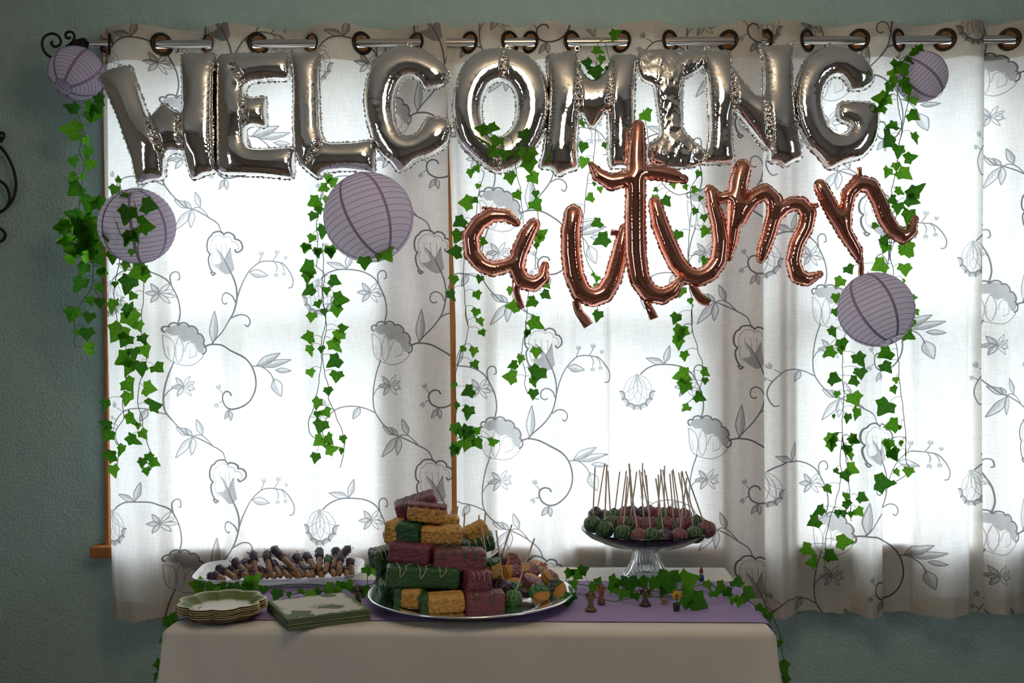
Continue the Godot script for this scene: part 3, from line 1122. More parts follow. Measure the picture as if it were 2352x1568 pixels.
	for j in ny:
		for i in nx:
			var k := j * nx + i
			var p := phi[k]
			var sarc := arc[k]
			var ruffle := nf.get_noise_2d(sarc * 2.4, 40.0)
			outer[k] = p - 3.4 - 1.3 * sin(sarc * 0.52 + 3.0 * ruffle) - 1.2 * ruffle
			if p > 6.5:
				continue
			var h := 0.25
			if p < 0.0:
				h = sqrt(maxf(u[k], 0.0)) * puff if not loops.size() else 2.9 * pow(maxf(u[k], 0.0), 0.35) * puff
				var d := -p
				h *= 1.0 + calm * 0.13 * exp(-d / 6.0) * nf.get_noise_2d(sarc * 2.6, d * 0.25)
				for cr in creases:
					var pp := Vector2(lo.x + i * H, lo.y + j * H)
					var cd: Vector2 = cr[1] - cr[0]
					var ct := clampf((pp - cr[0]).dot(cd) / cd.length_squared(), 0.0, 1.0)
					var dd: float = pp.distance_to(cr[0] + cd * ct)
					if dd < 24.0:
						h *= 1.0 - 0.40 * exp(-dd * dd / 50.0) * (0.75 + 0.5 * nf.get_noise_2d(pp.x * 2.0, pp.y * 2.0))
				h += calm * 0.14 * nf.get_noise_2d(lo.x + i * H, lo.y + j * H) * minf(1.0, d / 8.0)
				if crumple > 0.0:
					var x := lo.x + i * H
					var y := lo.y + j * H
					h = h * (1.0 - 0.55 * crumple) + crumple * minf(1.0, d / 9.0) * (9.0 * (1.0 + cell.get_noise_2d(x * 0.9, y * 0.6)) - 4.0 * absf(nf.get_noise_2d(x * 0.3 + y * 0.12, y * 0.2)) - 2.0)
				h = maxf(h, 0.25)
			zf[k] = h * s0
			shift[k] = (1.6 * s0 * ruffle * exp(-absf(p) / 5.0) + tilt * (lo.x + i * H - (lo.x + hi.x) * 0.5) * s0)
	# cut the grid at the outer edge of the seam
	var mid := (lo + hi) * 0.5
	var at := W(mid.x, mid.y, z)
	var mb := MB.new()
	var vid := {}
	var ed := {}
	var corner := func(k: int, side: int) -> int:
		var key := k * 2 + side
		if not vid.has(key):
			var i := k % nx
			var j := k / nx
			var w := W(lo.x + i * H, lo.y + j * H, z) - at
			w.z = shift[k] + (zf[k] if side == 0 else -zf[k])
			vid[key] = mb.add(w)
		return vid[key]
	var cutv := func(a: int, b: int) -> int:
		var key := mini(a, b) * 1000003 + maxi(a, b)
		if not ed.has(key):
			var t := outer[a] / (outer[a] - outer[b])
			var p := Vector2(lo.x + (a % nx) * H, lo.y + (a / nx) * H).lerp(Vector2(lo.x + (b % nx) * H, lo.y + (b / nx) * H), t)
			var w := W(p.x, p.y, z) - at
			w.z = lerpf(shift[a], shift[b], t)
			ed[key] = mb.add(w)
		return ed[key]
	for j in ny - 1:
		for i in nx - 1:
			var k := [j * nx + i, j * nx + i + 1, (j + 1) * nx + i + 1, (j + 1) * nx + i]
			var ins := 0
			for m in 4:
				if outer[k[m]] < 0.0:
					ins += 1
			if ins == 0:
				continue
			for side in 2:
				var ring := PackedInt32Array()
				for m in 4:
					var a: int = k[m]
					var b: int = k[(m + 1) % 4]
					if outer[a] < 0.0:
						ring.append((corner as Callable).call(a, side))
					if (outer[a] < 0.0) != (outer[b] < 0.0):
						ring.append((cutv as Callable).call(a, b))
				# corners run clockwise seen from the front (y points down in the picture)
				for m in range(1, ring.size() - 1):
					if side == 0:
						mb.tri(ring[0], ring[m + 1], ring[m])
					else:
						mb.tri(ring[0], ring[m], ring[m + 1])
	return [at, mb.done(true)]

func silver(letter: String, label: String, loops: Array, sd: int, z := 0.19, crumple := 0.0, tilt := 0.0, creases := []) -> void:
	var cl := []
	for q in range(0, creases.size(), 4):
		cl.append([Vector2(creases[q], creases[q + 1]), Vector2(creases[q + 2], creases[q + 3])])
	var r := inflate(loops, [], z, 0.92, sd, crumple, tilt, cl)
	var o := thing("letter_balloon", label, "balloon", r[0], "silver foil letters of the upper word")
	part("foil_body", r[1], M.silver, o)
	# hanging eyelet at the top edge
	var best: Vector2 = loops[0][0]
	for p in loops[0]:
		if p.y < best.y:
			best = p
	var mb := MB.new()
	var prof := []
	for k in 7:
		var a := TAU * k / 6.0
		prof.append(Vector2(0.0058 + cos(a) * 0.0022, sin(a) * 0.0008))
	prof.reverse()
	mb.lathe(prof, 14, Basis(Vector3.RIGHT, PI / 2.0), W(best.x + 6, best.y - 4, z) - r[0])
	part("hanging_tab", mb.done(true), M.silver, o)

func script_letter(label: String, strokes: Array, tails: Array, sd: int, z: float) -> void:
	var r := inflate([], strokes, z, 1.0, sd)
	var o := thing("script_balloon", label, "balloon", r[0], "rose gold foil letters of the lower word")
	part("foil_body", r[1], M.rose, o)
	for t in tails:
		# flat, uninflated filling neck with a twist
		var q := PackedVector3Array()
		for p in t:
			q.append(W(p[0], p[1], z) - r[0])
		q = catmull(q, 5)
		var mb := MB.new()
		for i in q.size():
			var f := float(i) / (q.size() - 1)
			var k := mini(int(f * (t.size() - 1)), t.size() - 2)
			var w := lerpf(t[k][2], t[k + 1][2], f * (t.size() - 1) - k) * psz(z)
			var d := (q[mini(i + 1, q.size() - 1)] - q[maxi(i - 1, 0)]).normalized()
			var n := Vector3(-d.y, d.x, 0).normalized()
			var a := 0.5 * sin(f * 2.6 + sd)
			var side := n * cos(a) + Vector3(0, 0, 1) * sin(a)
			var nn := d.cross(side)
			for c in [[-1.0, 0.0], [-0.5, 0.9], [0.0, 0.35], [0.5, 0.9], [1.0, 0.0], [0.5, -0.9], [0.0, -0.35], [-0.5, -0.9]]:
				mb.add(q[i] + side * w * c[0] + nn * 0.0022 * c[1])
		for i in q.size() - 1:
			for c in 8:
				var a := i * 8 + c
				var b := i * 8 + (c + 1) % 8
				mb.quad(a, a + 8, b + 8, b)
		part("filling_neck", mb.done(true), M.rose, o)

func letters() -> void:
	var v := func(p: Array) -> Array:
		var o := []
		for i in range(0, p.size(), 2):
			o.append(Vector2(p[i], p[i + 1]))
		return o
	var w := [224, 174, 262, 160, 304, 151, 306, 165, 326, 222, 346, 275, 360, 255, 377, 235, 391, 248, 405, 256, 417, 262, 420, 230, 418, 160, 417, 122, 455, 126, 497, 122, 495, 200, 495, 300, 497, 380, 494, 398, 470, 402, 452, 412, 440, 411, 432, 383, 424, 352, 412, 354, 398, 350, 383, 363, 382, 390, 379, 413, 345, 415, 318, 427, 312, 400, 306, 367, 291, 325, 268, 260, 249, 214]
	var e := [499, 128, 530, 125, 562, 123, 610, 125, 662, 122, 668, 150, 667, 186, 625, 186, 580, 190, 567, 200, 564, 222, 585, 227, 614, 220, 612, 255, 616, 295, 590, 289, 568, 292, 566, 310, 568, 335, 580, 343, 630, 342, 672, 338, 678, 345, 676, 375, 678, 405, 670, 412, 600, 405, 515, 402, 503, 395, 499, 380, 498, 250]
	var l := [670, 122, 700, 126, 738, 115, 733, 170, 735, 240, 737, 300, 745, 325, 760, 330, 810, 328, 850, 322, 862, 330, 860, 360, 862, 395, 850, 396, 790, 391, 742, 398, 735, 414, 712, 398, 690, 378, 676, 340, 674, 260, 676, 190]
	var c := [934, 107, 972, 115, 1014, 142, 1031, 168, 1030, 187, 1014, 201, 976, 209, 968, 191, 953, 180, 934, 178, 919, 191, 909, 214, 905, 245, 907, 276, 915, 302, 930, 314, 945, 314, 965, 302, 972, 283, 984, 270, 1007, 268, 1033, 277, 1037, 302, 1026, 337, 991, 360, 953, 371, 934, 390, 915, 398, 903, 379, 877, 356, 857, 325, 842, 276, 836, 230, 842, 184, 857, 145, 884, 119, 911, 107]
	var ou := [1160, 111, 1202, 122, 1232, 145, 1253, 180, 1263, 230, 1259, 275, 1240, 325, 1213, 367, 1179, 390, 1144, 400, 1121, 390, 1091, 367, 1060, 337, 1045, 298, 1039, 249, 1045, 199, 1064, 153, 1091, 126, 1125, 113]
	var oi := [1154, 187, 1175, 199, 1186, 225, 1186, 268, 1175, 298, 1152, 318, 1129, 318, 1112, 291, 1106, 260, 1108, 230, 1121, 199, 1139, 188]
	var m := [1255, 126, 1288, 124, 1320, 115, 1325, 140, 1336, 165, 1349, 180, 1362, 188, 1376, 178, 1392, 165, 1405, 135, 1408, 127, 1435, 129, 1462, 126, 1458, 160, 1456, 230, 1456, 330, 1460, 375, 1450, 392, 1425, 384, 1400, 390, 1396, 360, 1396, 262, 1388, 260, 1376, 280, 1360, 299, 1348, 285, 1340, 268, 1328, 264, 1326, 320, 1326, 360, 1330, 388, 1300, 396, 1280, 408, 1268, 387, 1236, 388, 1248, 350, 1258, 270, 1260, 200, 1257, 160]
	var i1 := [1466, 120, 1500, 117, 1530, 116, 1580, 118, 1618, 115, 1622, 135, 1614, 155, 1590, 172, 1568, 182, 1566, 230, 1567, 297, 1585, 318, 1610, 340, 1622, 352, 1618, 370, 1590, 385, 1540, 388, 1500, 382, 1484, 368, 1484, 335, 1505, 322, 1518, 312, 1512, 270, 1506, 230, 1502, 196, 1490, 192, 1472, 182, 1463, 160]
	var n := [1616, 118, 1646, 120, 1676, 115, 1678, 150, 1710, 195, 1735, 222, 1752, 228, 1752, 180, 1750, 130, 1741, 106, 1780, 109, 1818, 103, 1816, 120, 1819, 180, 1821, 230, 1829, 306, 1842, 366, 1820, 372, 1800, 386, 1785, 374, 1764, 375, 1766, 345, 1752, 342, 1722, 300, 1694, 262, 1683, 256, 1680, 300, 1682, 340, 1688, 374, 1650, 378, 1606, 376, 1626, 345, 1629, 300, 1626, 240, 1622, 180]
	var g := [1900, 109, 1938, 111, 1980, 130, 2003, 161, 2007, 187, 1984, 207, 1949, 209, 1949, 199, 1934, 180, 1919, 174, 1900, 184, 1888, 207, 1884, 237, 1892, 276, 1907, 302, 1930, 312, 1949, 302, 1953, 287, 1926, 279, 1921, 264, 1923, 239, 1942, 233, 2003, 235, 2018, 249, 2018, 291, 2007, 333, 1980, 364, 1946, 371, 1904, 390, 1896, 386, 1884, 367, 1854, 337, 1831, 287, 1823, 237, 1829, 184, 1846, 142, 1869, 119]
	silver("W", "silver foil letter W balloon, leftmost of the upper word, beside the wall lantern", [v.call(w)], 1, 0.19, 0.0, -0.02, [346, 270, 385, 366, 418, 240, 424, 354])
	silver("E", "silver foil letter E balloon between W and L", [v.call(e)], 2, 0.188, 0.0, 0.02, [566, 226, 567, 292, 564, 190, 540, 160])
	silver("L", "silver foil letter L balloon above the big lavender lantern", [v.call(l)], 3, 0.200, 0.0, -0.03, [742, 326, 712, 372])
	silver("C", "round silver foil letter C balloon between L and O", [v.call(c)], 4, 0.195, 0.0, 0.02)
	silver("O", "silver foil letter O balloon with ivy leaves over its bottom", [v.call(ou), v.call(oi)], 5, 0.188, 0.0, -0.02, [1160, 108, 1155, 190, 1144, 402, 1141, 316])
	silver("M", "silver foil letter M balloon with ivy climbing through its top notch", [v.call(m)], 6, 0.190, 0.0, 0.02, [1328, 150, 1327, 268, 1404, 135, 1396, 264])
	silver("I", "crumpled, half deflated silver foil letter I balloon behind the rose gold t", [v.call(i1)], 7, 0.183, 1.0)
	silver("N", "silver foil letter N balloon between the crumpled I and G", [v.call(n)], 8, 0.193, 0.0, 0.02, [1680, 140, 1683, 262, 1752, 222, 1765, 348])
	silver("G", "silver foil letter G balloon, last of the upper word", [v.call(g)], 9, 0.190, 0.0, -0.02)
	script_letter("rose gold foil letter a balloon, first of the lower word", [
		[[1187, 512, 6], [1163, 495, 12], [1129, 494, 15], [1100, 512, 16], [1081, 542, 17], [1085, 582, 17], [1106, 608, 16], [1133, 618, 15], [1166, 610, 14], [1182, 600, 13]],
		[[1226, 515, 12], [1209, 542, 17], [1192, 582, 17], [1186, 615, 16], [1199, 645, 17], [1226, 653, 15], [1246, 638, 12], [1252, 608, 6]]],
		[[[1184, 645, 9], [1187, 675, 8], [1194, 695, 9], [1200, 708, 8]], [[1112, 482, 6], [1113, 474, 7]]], 21, 0.235)
	script_letter("rose gold foil letter u balloon between a and t", [
		[[1317, 491, 19], [1311, 532, 20], [1312, 582, 21], [1318, 631, 21], [1335, 671, 20], [1362, 684, 19], [1388, 674, 19], [1408, 641, 18], [1421, 592, 17], [1431, 548, 15], [1434, 525, 9]]],
		[[[1322, 690, 9], [1330, 716, 11], [1342, 732, 14], [1352, 748, 13]], [[1422, 536, 7], [1403, 534, 8]]], 22, 0.232)
	script_letter("tall rose gold foil letter t balloon overlapping the silver I", [
		[[1466, 290, 13], [1463, 340, 19], [1460, 420, 21], [1459, 500, 22], [1460, 580, 22], [1468, 640, 21], [1490, 672, 19], [1520, 680, 17], [1545, 668, 14], [1562, 645, 8]],
		[[1358, 378, 5], [1375, 402, 13], [1405, 418, 17], [1445, 408, 15], [1485, 395, 15], [1520, 398, 16], [1552, 406, 13], [1570, 412, 7]]],
		[[[1484, 690, 9], [1494, 712, 10], [1502, 732, 11]]], 23, 0.272)
	script_letter("rose gold foil letter u balloon right of t, its neck hanging down", [
		[[1504, 466, 13], [1516, 515, 18], [1536, 566, 19], [1555, 605, 19], [1577, 632, 19], [1605, 638, 18], [1630, 627, 18], [1650, 600, 17], [1655, 555, 16], [1649, 510, 15], [1638, 470, 13], [1632, 440, 9]]],
		[[[1588, 650, 9], [1600, 672, 11], [1612, 688, 12], [1630, 696, 10]]], 24, 0.240)
	script_letter("rose gold foil letter m balloon with a curled tail", [
		[[1706, 384, 18], [1697, 420, 20], [1690, 460, 18], [1685, 515, 15], [1680, 560, 11], [1674, 592, 5]],
		[[1628, 432, 7], [1652, 456, 10], [1680, 450, 12]],
		[[1700, 510, 10], [1708, 490, 12], [1728, 455, 15], [1757, 439, 16], [1779, 460, 16], [1778, 494, 16], [1766, 538, 15], [1754, 572, 13], [1748, 594, 9]],
		[[1790, 492, 11], [1800, 478, 13], [1818, 467, 14], [1840, 469, 15], [1856, 490, 16], [1850, 523, 16], [1830, 560, 15], [1821, 599, 15], [1831, 634, 16], [1854, 642, 13], [1884, 629, 5]]],
		[], 25, 0.215)
	script_letter("rose gold foil letter n balloon, last of the lower word", [
		[[1884, 426, 14], [1901, 461, 16], [1923, 502, 16], [1945, 541, 15], [1966, 575, 12], [1974, 596, 6]],
		[[1946, 520, 9], [1943, 490, 12], [1949, 445, 14], [1972, 420, 16], [2000, 426, 16], [2019, 461, 16], [2033, 500, 16], [2052, 530, 16], [2074, 543, 15], [2093, 530, 12], [2102, 503, 5]]],
		[[[1974, 592, 7], [1978, 612, 6], [1977, 634, 7]], [[1976, 406, 7], [1974, 384, 6]], [[1880, 470, 6], [1866, 474, 9]]], 26, 0.222)

# ---------------------------------------------------------------- paper lanterns
func lantern(label: String, px: float, py: float, rpx: float, z: float, axis: Vector3, spin: float) -> void:
	var R := rpx * psz(z)
	var at := W(px, py, z)
	var o := thing("paper_lantern", label, "lantern", at, "lavender paper lanterns")
	var y := -axis.normalized()
	var x := y.cross(Vector3(0.2, 0.1, 1)).normalized()
	var b := Basis(x, y, x.cross(y)) * Basis(Vector3.UP, spin)
	const TURNS := 17
	var span := 1.24
	var rad := func(t: float) -> float:
		# between two turns of wire the paper sags inwards a little
		return R * (1.0 - 0.010 * absf(sin((t / span * 0.5 + 0.5) * PI * TURNS)))
	var prof := []
	for i in TURNS * 5 + 1:
		var t := lerpf(-span, span, float(i) / (TURNS * 5))
		prof.append(Vector2(cos(t), sin(t)) * float(rad.call(t)))
	var mb := MB.new()
	mb.lathe(prof, 64, b)
	part("paper_shade", mb.done(true), M.paper, o)
	mb = MB.new()
	var q := PackedVector3Array()
	for i in TURNS * 40 + 1:
		var f := float(i) / (TURNS * 40)
		var t := lerpf(-span, span, f)
		var a := f * TAU * TURNS
		q.append(b * (Vector3(cos(t) * cos(a), sin(t), cos(t) * sin(a)) * R * 0.999))
	mb.tube(q, 0.00055, 5)
	part("spiral_wire", mb.done(true), M.wire, o)
	for k in 7:
		mb = MB.new()
		for i in 41:
			var t := lerpf(-span, span, float(i) / 40.0)
			var a := TAU * k / 7.0
			var side := 0.0036 / maxf(R * cos(t), 0.001)
			for s in [-1.0, 1.0]:
				mb.add(b * (Vector3(cos(t) * cos(a + s * side), sin(t), cos(t) * sin(a + s * side)) * (R * 1.002)))
		for i in 40:
			mb.quad(i * 2, i * 2 + 2, i * 2 + 3, i * 2 + 1)
		part("paper_seam", mb.done(true), M.seam, o, "darker overlapped paper seam")
	# wire stretcher in the openings
	mb = MB.new()
	var ro := R * cos(span)
	for s in [-1.0, 1.0]:
		var c := PackedVector3Array()
		for i in 25:
			var a := TAU * i / 24.0
			c.append(b * Vector3(cos(a) * ro, s * sin(span) * R, sin(a) * ro))
		mb.tube(c, 0.0009, 6)
		mb.tube(PackedVector3Array([b * Vector3(-ro, s * sin(span) * R, 0), b * Vector3(-ro * 0.3, s * (sin(span) * R + 0.006), 0), b * Vector3(ro * 0.3, s * (sin(span) * R + 0.006), 0), b * Vector3(ro, s * sin(span) * R, 0)]), 0.0008, 6)
	mb.tube(PackedVector3Array([b * Vector3(ro * 0.5, -sin(span) * R, 0), b * Vector3(ro * 0.5, 0, 0), b * Vector3(ro * 0.5, sin(span) * R, 0)]), 0.0008, 6)
	part("wire_stretcher", mb.done(true), M.wire_metal, o)

func lanterns() -> void:
	lantern("small dark lavender paper lantern hanging at the rod finial, bottom hole showing", 176, 168, 61, 0.135, Vector3(-0.24, -0.71, 0.66), 0.3)
	lantern("lavender paper lantern under letter W with ivy leaves hanging over it", 315, 519, 86, 0.235, Vector3(0.05, -0.93, -0.30), 1.1)
	lantern("largest lavender paper lantern, hanging under letter L", 847, 499, 103, 0.255, Vector3(0.37, -0.90, 0.16), 0.55)
	lantern("lavender paper lantern hanging below the letter n over the right ivy", 2012, 711, 85.5, 0.235, Vector3(0.325, -0.87, 0.36), 0.15)
	lantern("small lavender paper lantern tilted right, beside the letter G", 2116, 176, 58, 0.21, Vector3(0.73, -0.68, 0.02), 0.0)

# ---------------------------------------------------------------- ivy
var leaf_shapes: Array = []

func make_leaf_shapes() -> void:
	for k in 5:
		var f := FastNoiseLite.new()
		f.seed = 60 + k
		f.frequency = 0.8
		var half := [Vector2(0.0, 0.02), Vector2(0.12, 0.09), Vector2(0.27, 0.12), Vector2(0.40, 0.12), Vector2(0.40, 0.0), Vector2(0.44, -0.12), Vector2(0.56, -0.30), Vector2(0.43, -0.38), Vector2(0.32, -0.45), Vector2(0.23, -0.60), Vector2(0.12, -0.78), Vector2(0.0, -0.94)]
		var ring: Array = half.duplicate()
		for i in range(half.size() - 2, 0, -1):
			ring.append(Vector2(-half[i].x, half[i].y))
		var out := []
		for p in ring:
			out.append(p * (1.0 + 0.10 * f.get_noise_2d(p.x * 3.0, p.y * 3.0)) * Vector2([1.0, 0.92, 1.08, 0.85, 1.0][k], 1.0))
		var cen := Vector2(0, -0.24)
		var cup: float = [0.30, -0.18, 0.45, 0.2, -0.3][k]
		var fold: float = [0.22, 0.35, 0.12, 0.5, 0.25][k]
		var lift := func(p: Vector2) -> float:
			return fold * absf(p.x) * 0.55 - cup * (p.y + 0.2) * (p.y + 0.2) * 0.5 + 0.04 * f.get_noise_2d(p.x * 4.0 + 9.0, p.y * 4.0)
		var mb := MB.new()
		var n := out.size()
		for s in [0.0, 0.5, 1.0]:
			for i in n:
				var p: Vector2 = cen.lerp(out[i], s) if s < 1.0 else out[i]
				mb.add(Vector3(p.x, p.y, (lift as Callable).call(p)), Vector2(p.x * 0.8 + 0.5, 0.14 - p.y * 0.86))
		for r in 2:
			for i in n:
				var a := r * n + i
				var b := r * n + (i + 1) % n
				mb.quad(a, a + n, b + n, b)
		leaf_shapes.append(mb.done(true))

func ivy(label: String, zb: float, sets: Array, bulges := [], flat := false, called := "ivy_garland") -> void:
	var depth := func(px: float, py: float) -> float:
		var z := zb
		for c in bulges:
			var d := Vector2(px - c[0], py - c[1]).length()
			if d < c[2] * 1.0:
				z = maxf(z, c[3] + sqrt(c[2] * c[2] - d * d) * psz(c[3]) + 0.014)
			elif d < c[2] * 1.8:
				z = maxf(z, c[3] + 0.014 - (d - c[2]) * psz(c[3]) * 1.2)
		return z
	var first := Vector2(sets[0][2][0][0][0], sets[0][2][0][0][1])
	var r0: Vector3 = sets[0][0]
	first = Vector2(r0.x, r0.y) + first * r0.z
	var org := W(first.x, first.y, zb)
	var o := thing(called, label, "ivy", org, "artificial ivy garlands")
	var vine := MB.new()
	var paths := []
	for s in sets:
		for st in s[2]:
			var q := PackedVector3Array()
			for p in st:
				var x: float = s[0].x + p[0] * s[0].z
				var y: float = s[0].y + p[1] * s[0].z
				q.append(W(x, y, (depth as Callable).call(x, y) - 0.004) - org)
			q = catmull(q, 6)
			for i in q.size():
				q[i] += Vector3(nz.get_noise_2d(q[i].y * 900.0, 3.0), 0, nz.get_noise_2d(q[i].y * 900.0, 77.0)) * 0.004
			vine.tube(q, 0.0010, 5)
			paths.append(q)
	for s in sets:
		for l in s[1]:
			var x: float = s[0].x + l[0] * s[0].z
			var y: float = s[0].y + l[1] * s[0].z
			var z: float = (depth as Callable).call(x, y) + 0.012 * rng.randf()
			var size: float = l[2] * s[0].z * psz(z) * 1.14
			var a := deg_to_rad(l[3] + rng.randf_range(-12, 12))
			var tip := Vector3(cos(a), -sin(a), 0)
			var b := Basis(tip.cross(Vector3(0, 0, -1)), -tip, Vector3(0, 0, 1))
			b = b * Basis(Vector3.RIGHT, rng.randf_range(-0.55, 0.25)) * Basis(Vector3.UP, rng.randf_range(-0.6, 0.6))
			var p := W(x, y, z) - org - b * Vector3(0, -0.36, 0) * size
			var mi := MeshInstance3D.new()
			mi.name = "leaf"
			mi.mesh = leaf_shapes[rng.randi() % leaf_shapes.size()]
			mi.material_override = M.leaves[rng.randi() % M.leaves.size()]
			mi.transform = Transform3D(b.scaled(Vector3.ONE * size), p)
			o.add_child(mi, true)
			# leaf stalk back to the vine
			var near := Vector3.ZERO
			var best := 1e9
			for q in paths:
				for c in q:
					var d: float = (c - p).length() + 0.25 * absf(c.y - p.y - 0.01)
					if d < best:
						best = d
						near = c
			if best < 0.12 and best > 0.003:
				vine.tube(catmull(PackedVector3Array([near, near.lerp(p, 0.5) + Vector3(0, 0.006, 0.002), p, p + b * Vector3(0, -0.2, 0.01) * size]), 4), 0.0006, 4)
	part("vine_stem", vine.done(true), M.vine, o)

func garlands() -> void:
	const R1 := Vector3(0, 0, 0.38265)
	const R2 := Vector3(800, 0, 0.38265)
	const R3 := Vector3(1452, 0, 0.38265)
	const R5 := Vector3(900, 400, 0.38265)
	const R6 := Vector3(1030, 250, 0.33156)
	const R7B := Vector3(1500, 350, 0.27636)
	const R8 := Vector3(1500, 500, 0.36224)
	const R9 := Vector3(1552, 1000, 0.36232)
	const PX := Vector3(0, 0, 1)
	ivy("dark ivy garland hanging on the green wall from the rod finial", 0.125, [
		[R1, [[430, 650, 80, 200], [540, 640, 60, 120], [600, 600, 70, 60], [430, 780, 120, 190], [540, 700, 60, 90], [525, 850, 70, 80], [530, 920, 70, 100], [440, 970, 60, 90], [540, 990, 70, 100], [435, 1065, 60, 150], [500, 1060, 50, 60], [450, 1140, 90, 130], [540, 1230, 110, 100], [600, 1230, 90, 45], [440, 1290, 90, 190], [420, 1340, 80, 200], [370, 1365, 70, 190], [470, 1380, 110, 100], [520, 1330, 90, 80], [540, 1400, 110, 60], [390, 1445, 80, 190], [440, 1500, 90, 170], [500, 1450, 100, 90], [560, 1480, 90, 60], [590, 650, 80, 60], [570, 690, 80, 110]],
			[[[440, 590], [470, 700], [500, 790], [480, 900], [510, 1000], [490, 1100], [480, 1230], [500, 1330], [540, 1450], [560, 1600]]]],
		[R4, [[370, 55, 90, 180], [385, 145, 80, 180], [440, 200, 80, 160], [420, 240, 80, 180], [480, 60, 100, 120], [520, 120, 100, 90], [560, 170, 110, 100], [520, 220, 110, 120], [590, 240, 90, 60], [500, 310, 80, 120], [620, 320, 60, 45], [480, 400, 100, 110], [600, 420, 60, 60], [545, 500, 60, 80], [600, 510, 60, 90], [435, 580, 90, 110], [535, 597, 65, 80], [520, 697, 75, 80], [465, 690, 40, 100], [530, 780, 75, 200], [610, 330, 60, 60], [560, 40, 100, 80], [500, 170, 90, 120]],
			[[[570, 200], [560, 290], [550, 420], [480, 530], [450, 620], [450, 780]], [[550, 420], [590, 460], [610, 520]]]]])
	ivy("ivy garland draped over the lantern under letter W", 0.15, [
		[R1, [[710, 1075, 40, 270], [685, 1140, 60, 100], [745, 1180, 60, 180], [760, 1290, 110, 90], [895, 1235, 90, 0], [880, 1350, 110, 20], [650, 1420, 60, 90], [770, 1430, 90, 120], [810, 1425, 70, 60]],
			[[[715, 1090], [740, 1200], [690, 1290], [720, 1400], [718, 1560]], [[790, 1150], [820, 1280], [830, 1400], [835, 1560]]]],
		[R4, [[675, 235, 80, 90], [770, 125, 90, 110], [810, 105, 70, 60], [790, 210, 40, 85], [755, 290, 60, 110], [830, 330, 110, 150], [875, 320, 60, 20], [770, 400, 110, 110], [690, 400, 40, 90], [795, 470, 50, 120], [680, 530, 90, 100], [770, 555, 90, 100], [790, 610, 110, 60], [705, 690, 110, 120], [835, 650, 60, 80], [750, 735, 80, 110], [860, 730, 70, 60], [805, 815, 70, 70], [875, 800, 80, 60], [740, 850, 100, 150], [775, 900, 100, 110], [845, 905, 90, 90], [950, 905, 80, 30], [775, 1005, 90, 60], [895, 1025, 80, 20], [765, 1085, 80, 100], [930, 1120, 100, 350], [635, 1120, 65, 90], [795, 1205, 100, 60], [635, 1235, 75, 200], [830, 1250, 40, 80], [645, 1305, 80, 120], [860, 1300, 60, 60], [805, 1330, 90, 45], [730, 1395, 70, 110], [655, 1425, 90, 190], [900, 1440, 60, 70], [685, 1520, 75, 90], [855, 1470, 60, 100], [880, 1520, 50, 90], [930, 1470, 60, 40]],
			[[[718, 254], [690, 400], [690, 500], [710, 640], [760, 800], [760, 940], [740, 1080], [740, 1200], [690, 1300], [720, 1380], [700, 1490]], [[835, 254], [850, 300], [865, 420], [850, 580], [850, 700], [880, 850], [850, 960], [830, 1080], [850, 1200], [880, 1330], [920, 1440], [960, 1495]]]]],
		[[315, 519, 86, 0.235]])
	ivy("ivy garland hanging beside the largest lantern", 0.14, [
		[R1, [[1940, 1130, 60, 150], [2000, 1090, 60, 315], [1970, 1070, 50, 90], [1885, 1215, 80, 170], [1960, 1200, 50, 90], [1880, 1300, 60, 110], [1915, 1260, 50, 80], [1870, 1430, 50, 100], [1940, 1390, 80, 100], [1835, 1490, 60, 110], [1985, 1505, 70, 80], [1905, 1510, 50, 90]],
			[[[1990, 1050], [1930, 1180], [1900, 1330], [1910, 1450], [1898, 1600]]]],
		[R4, [[1835, 180, 55, 110], [1910, 215, 50, 80], [1985, 210, 60, 90], [1845, 305, 90, 160], [1845, 360, 70, 90], [1855, 440, 80, 150], [2010, 380, 70, 30], [1960, 440, 50, 90], [2045, 490, 90, 20], [1910, 520, 50, 60], [1870, 595, 60, 110], [2020, 560, 70, 90], [1945, 565, 40, 90], [2060, 660, 55, 340], [2030, 710, 70, 120], [1850, 715, 75, 170], [2015, 765, 90, 45], [1865, 795, 65, 90], [1930, 790, 45, 90], [2005, 865, 90, 150], [1865, 930, 50, 70], [2020, 950, 70, 90], [1970, 1040, 50, 80], [1905, 1115, 70, 110], [1960, 1170, 60, 60], [1925, 1250, 80, 100], [1905, 1180, 40, 90], [1915, 1340, 70, 150], [1975, 1330, 70, 60], [1990, 1385, 80, 0], [1895, 1440, 60, 90], [2060, 1330, 50, 80], [2050, 1400, 40, 100]],
			[[[1898, 293], [1950, 350], [1930, 480], [1960, 600], [1930, 720], [1930, 850], [1920, 950], [1900, 1080], [1850, 1250], [1900, 1330], [1990, 1370]], [[1940, 150], [1940, 300], [1935, 440], [1950, 560], [1960, 640], [1940, 760], [1940, 880], [1970, 1000], [1980, 1100], [2030, 1220], [2070, 1350], [2040, 1500]]]]])
	ivy("short ivy sprig tucked into the bottom of the largest lantern", 0.30, [
		[PX, [[888, 583, 38, 60], [838, 604, 30, 90], [870, 592, 18, 100]], [[[905, 578], [885, 588], [862, 590], [838, 598]]]]])
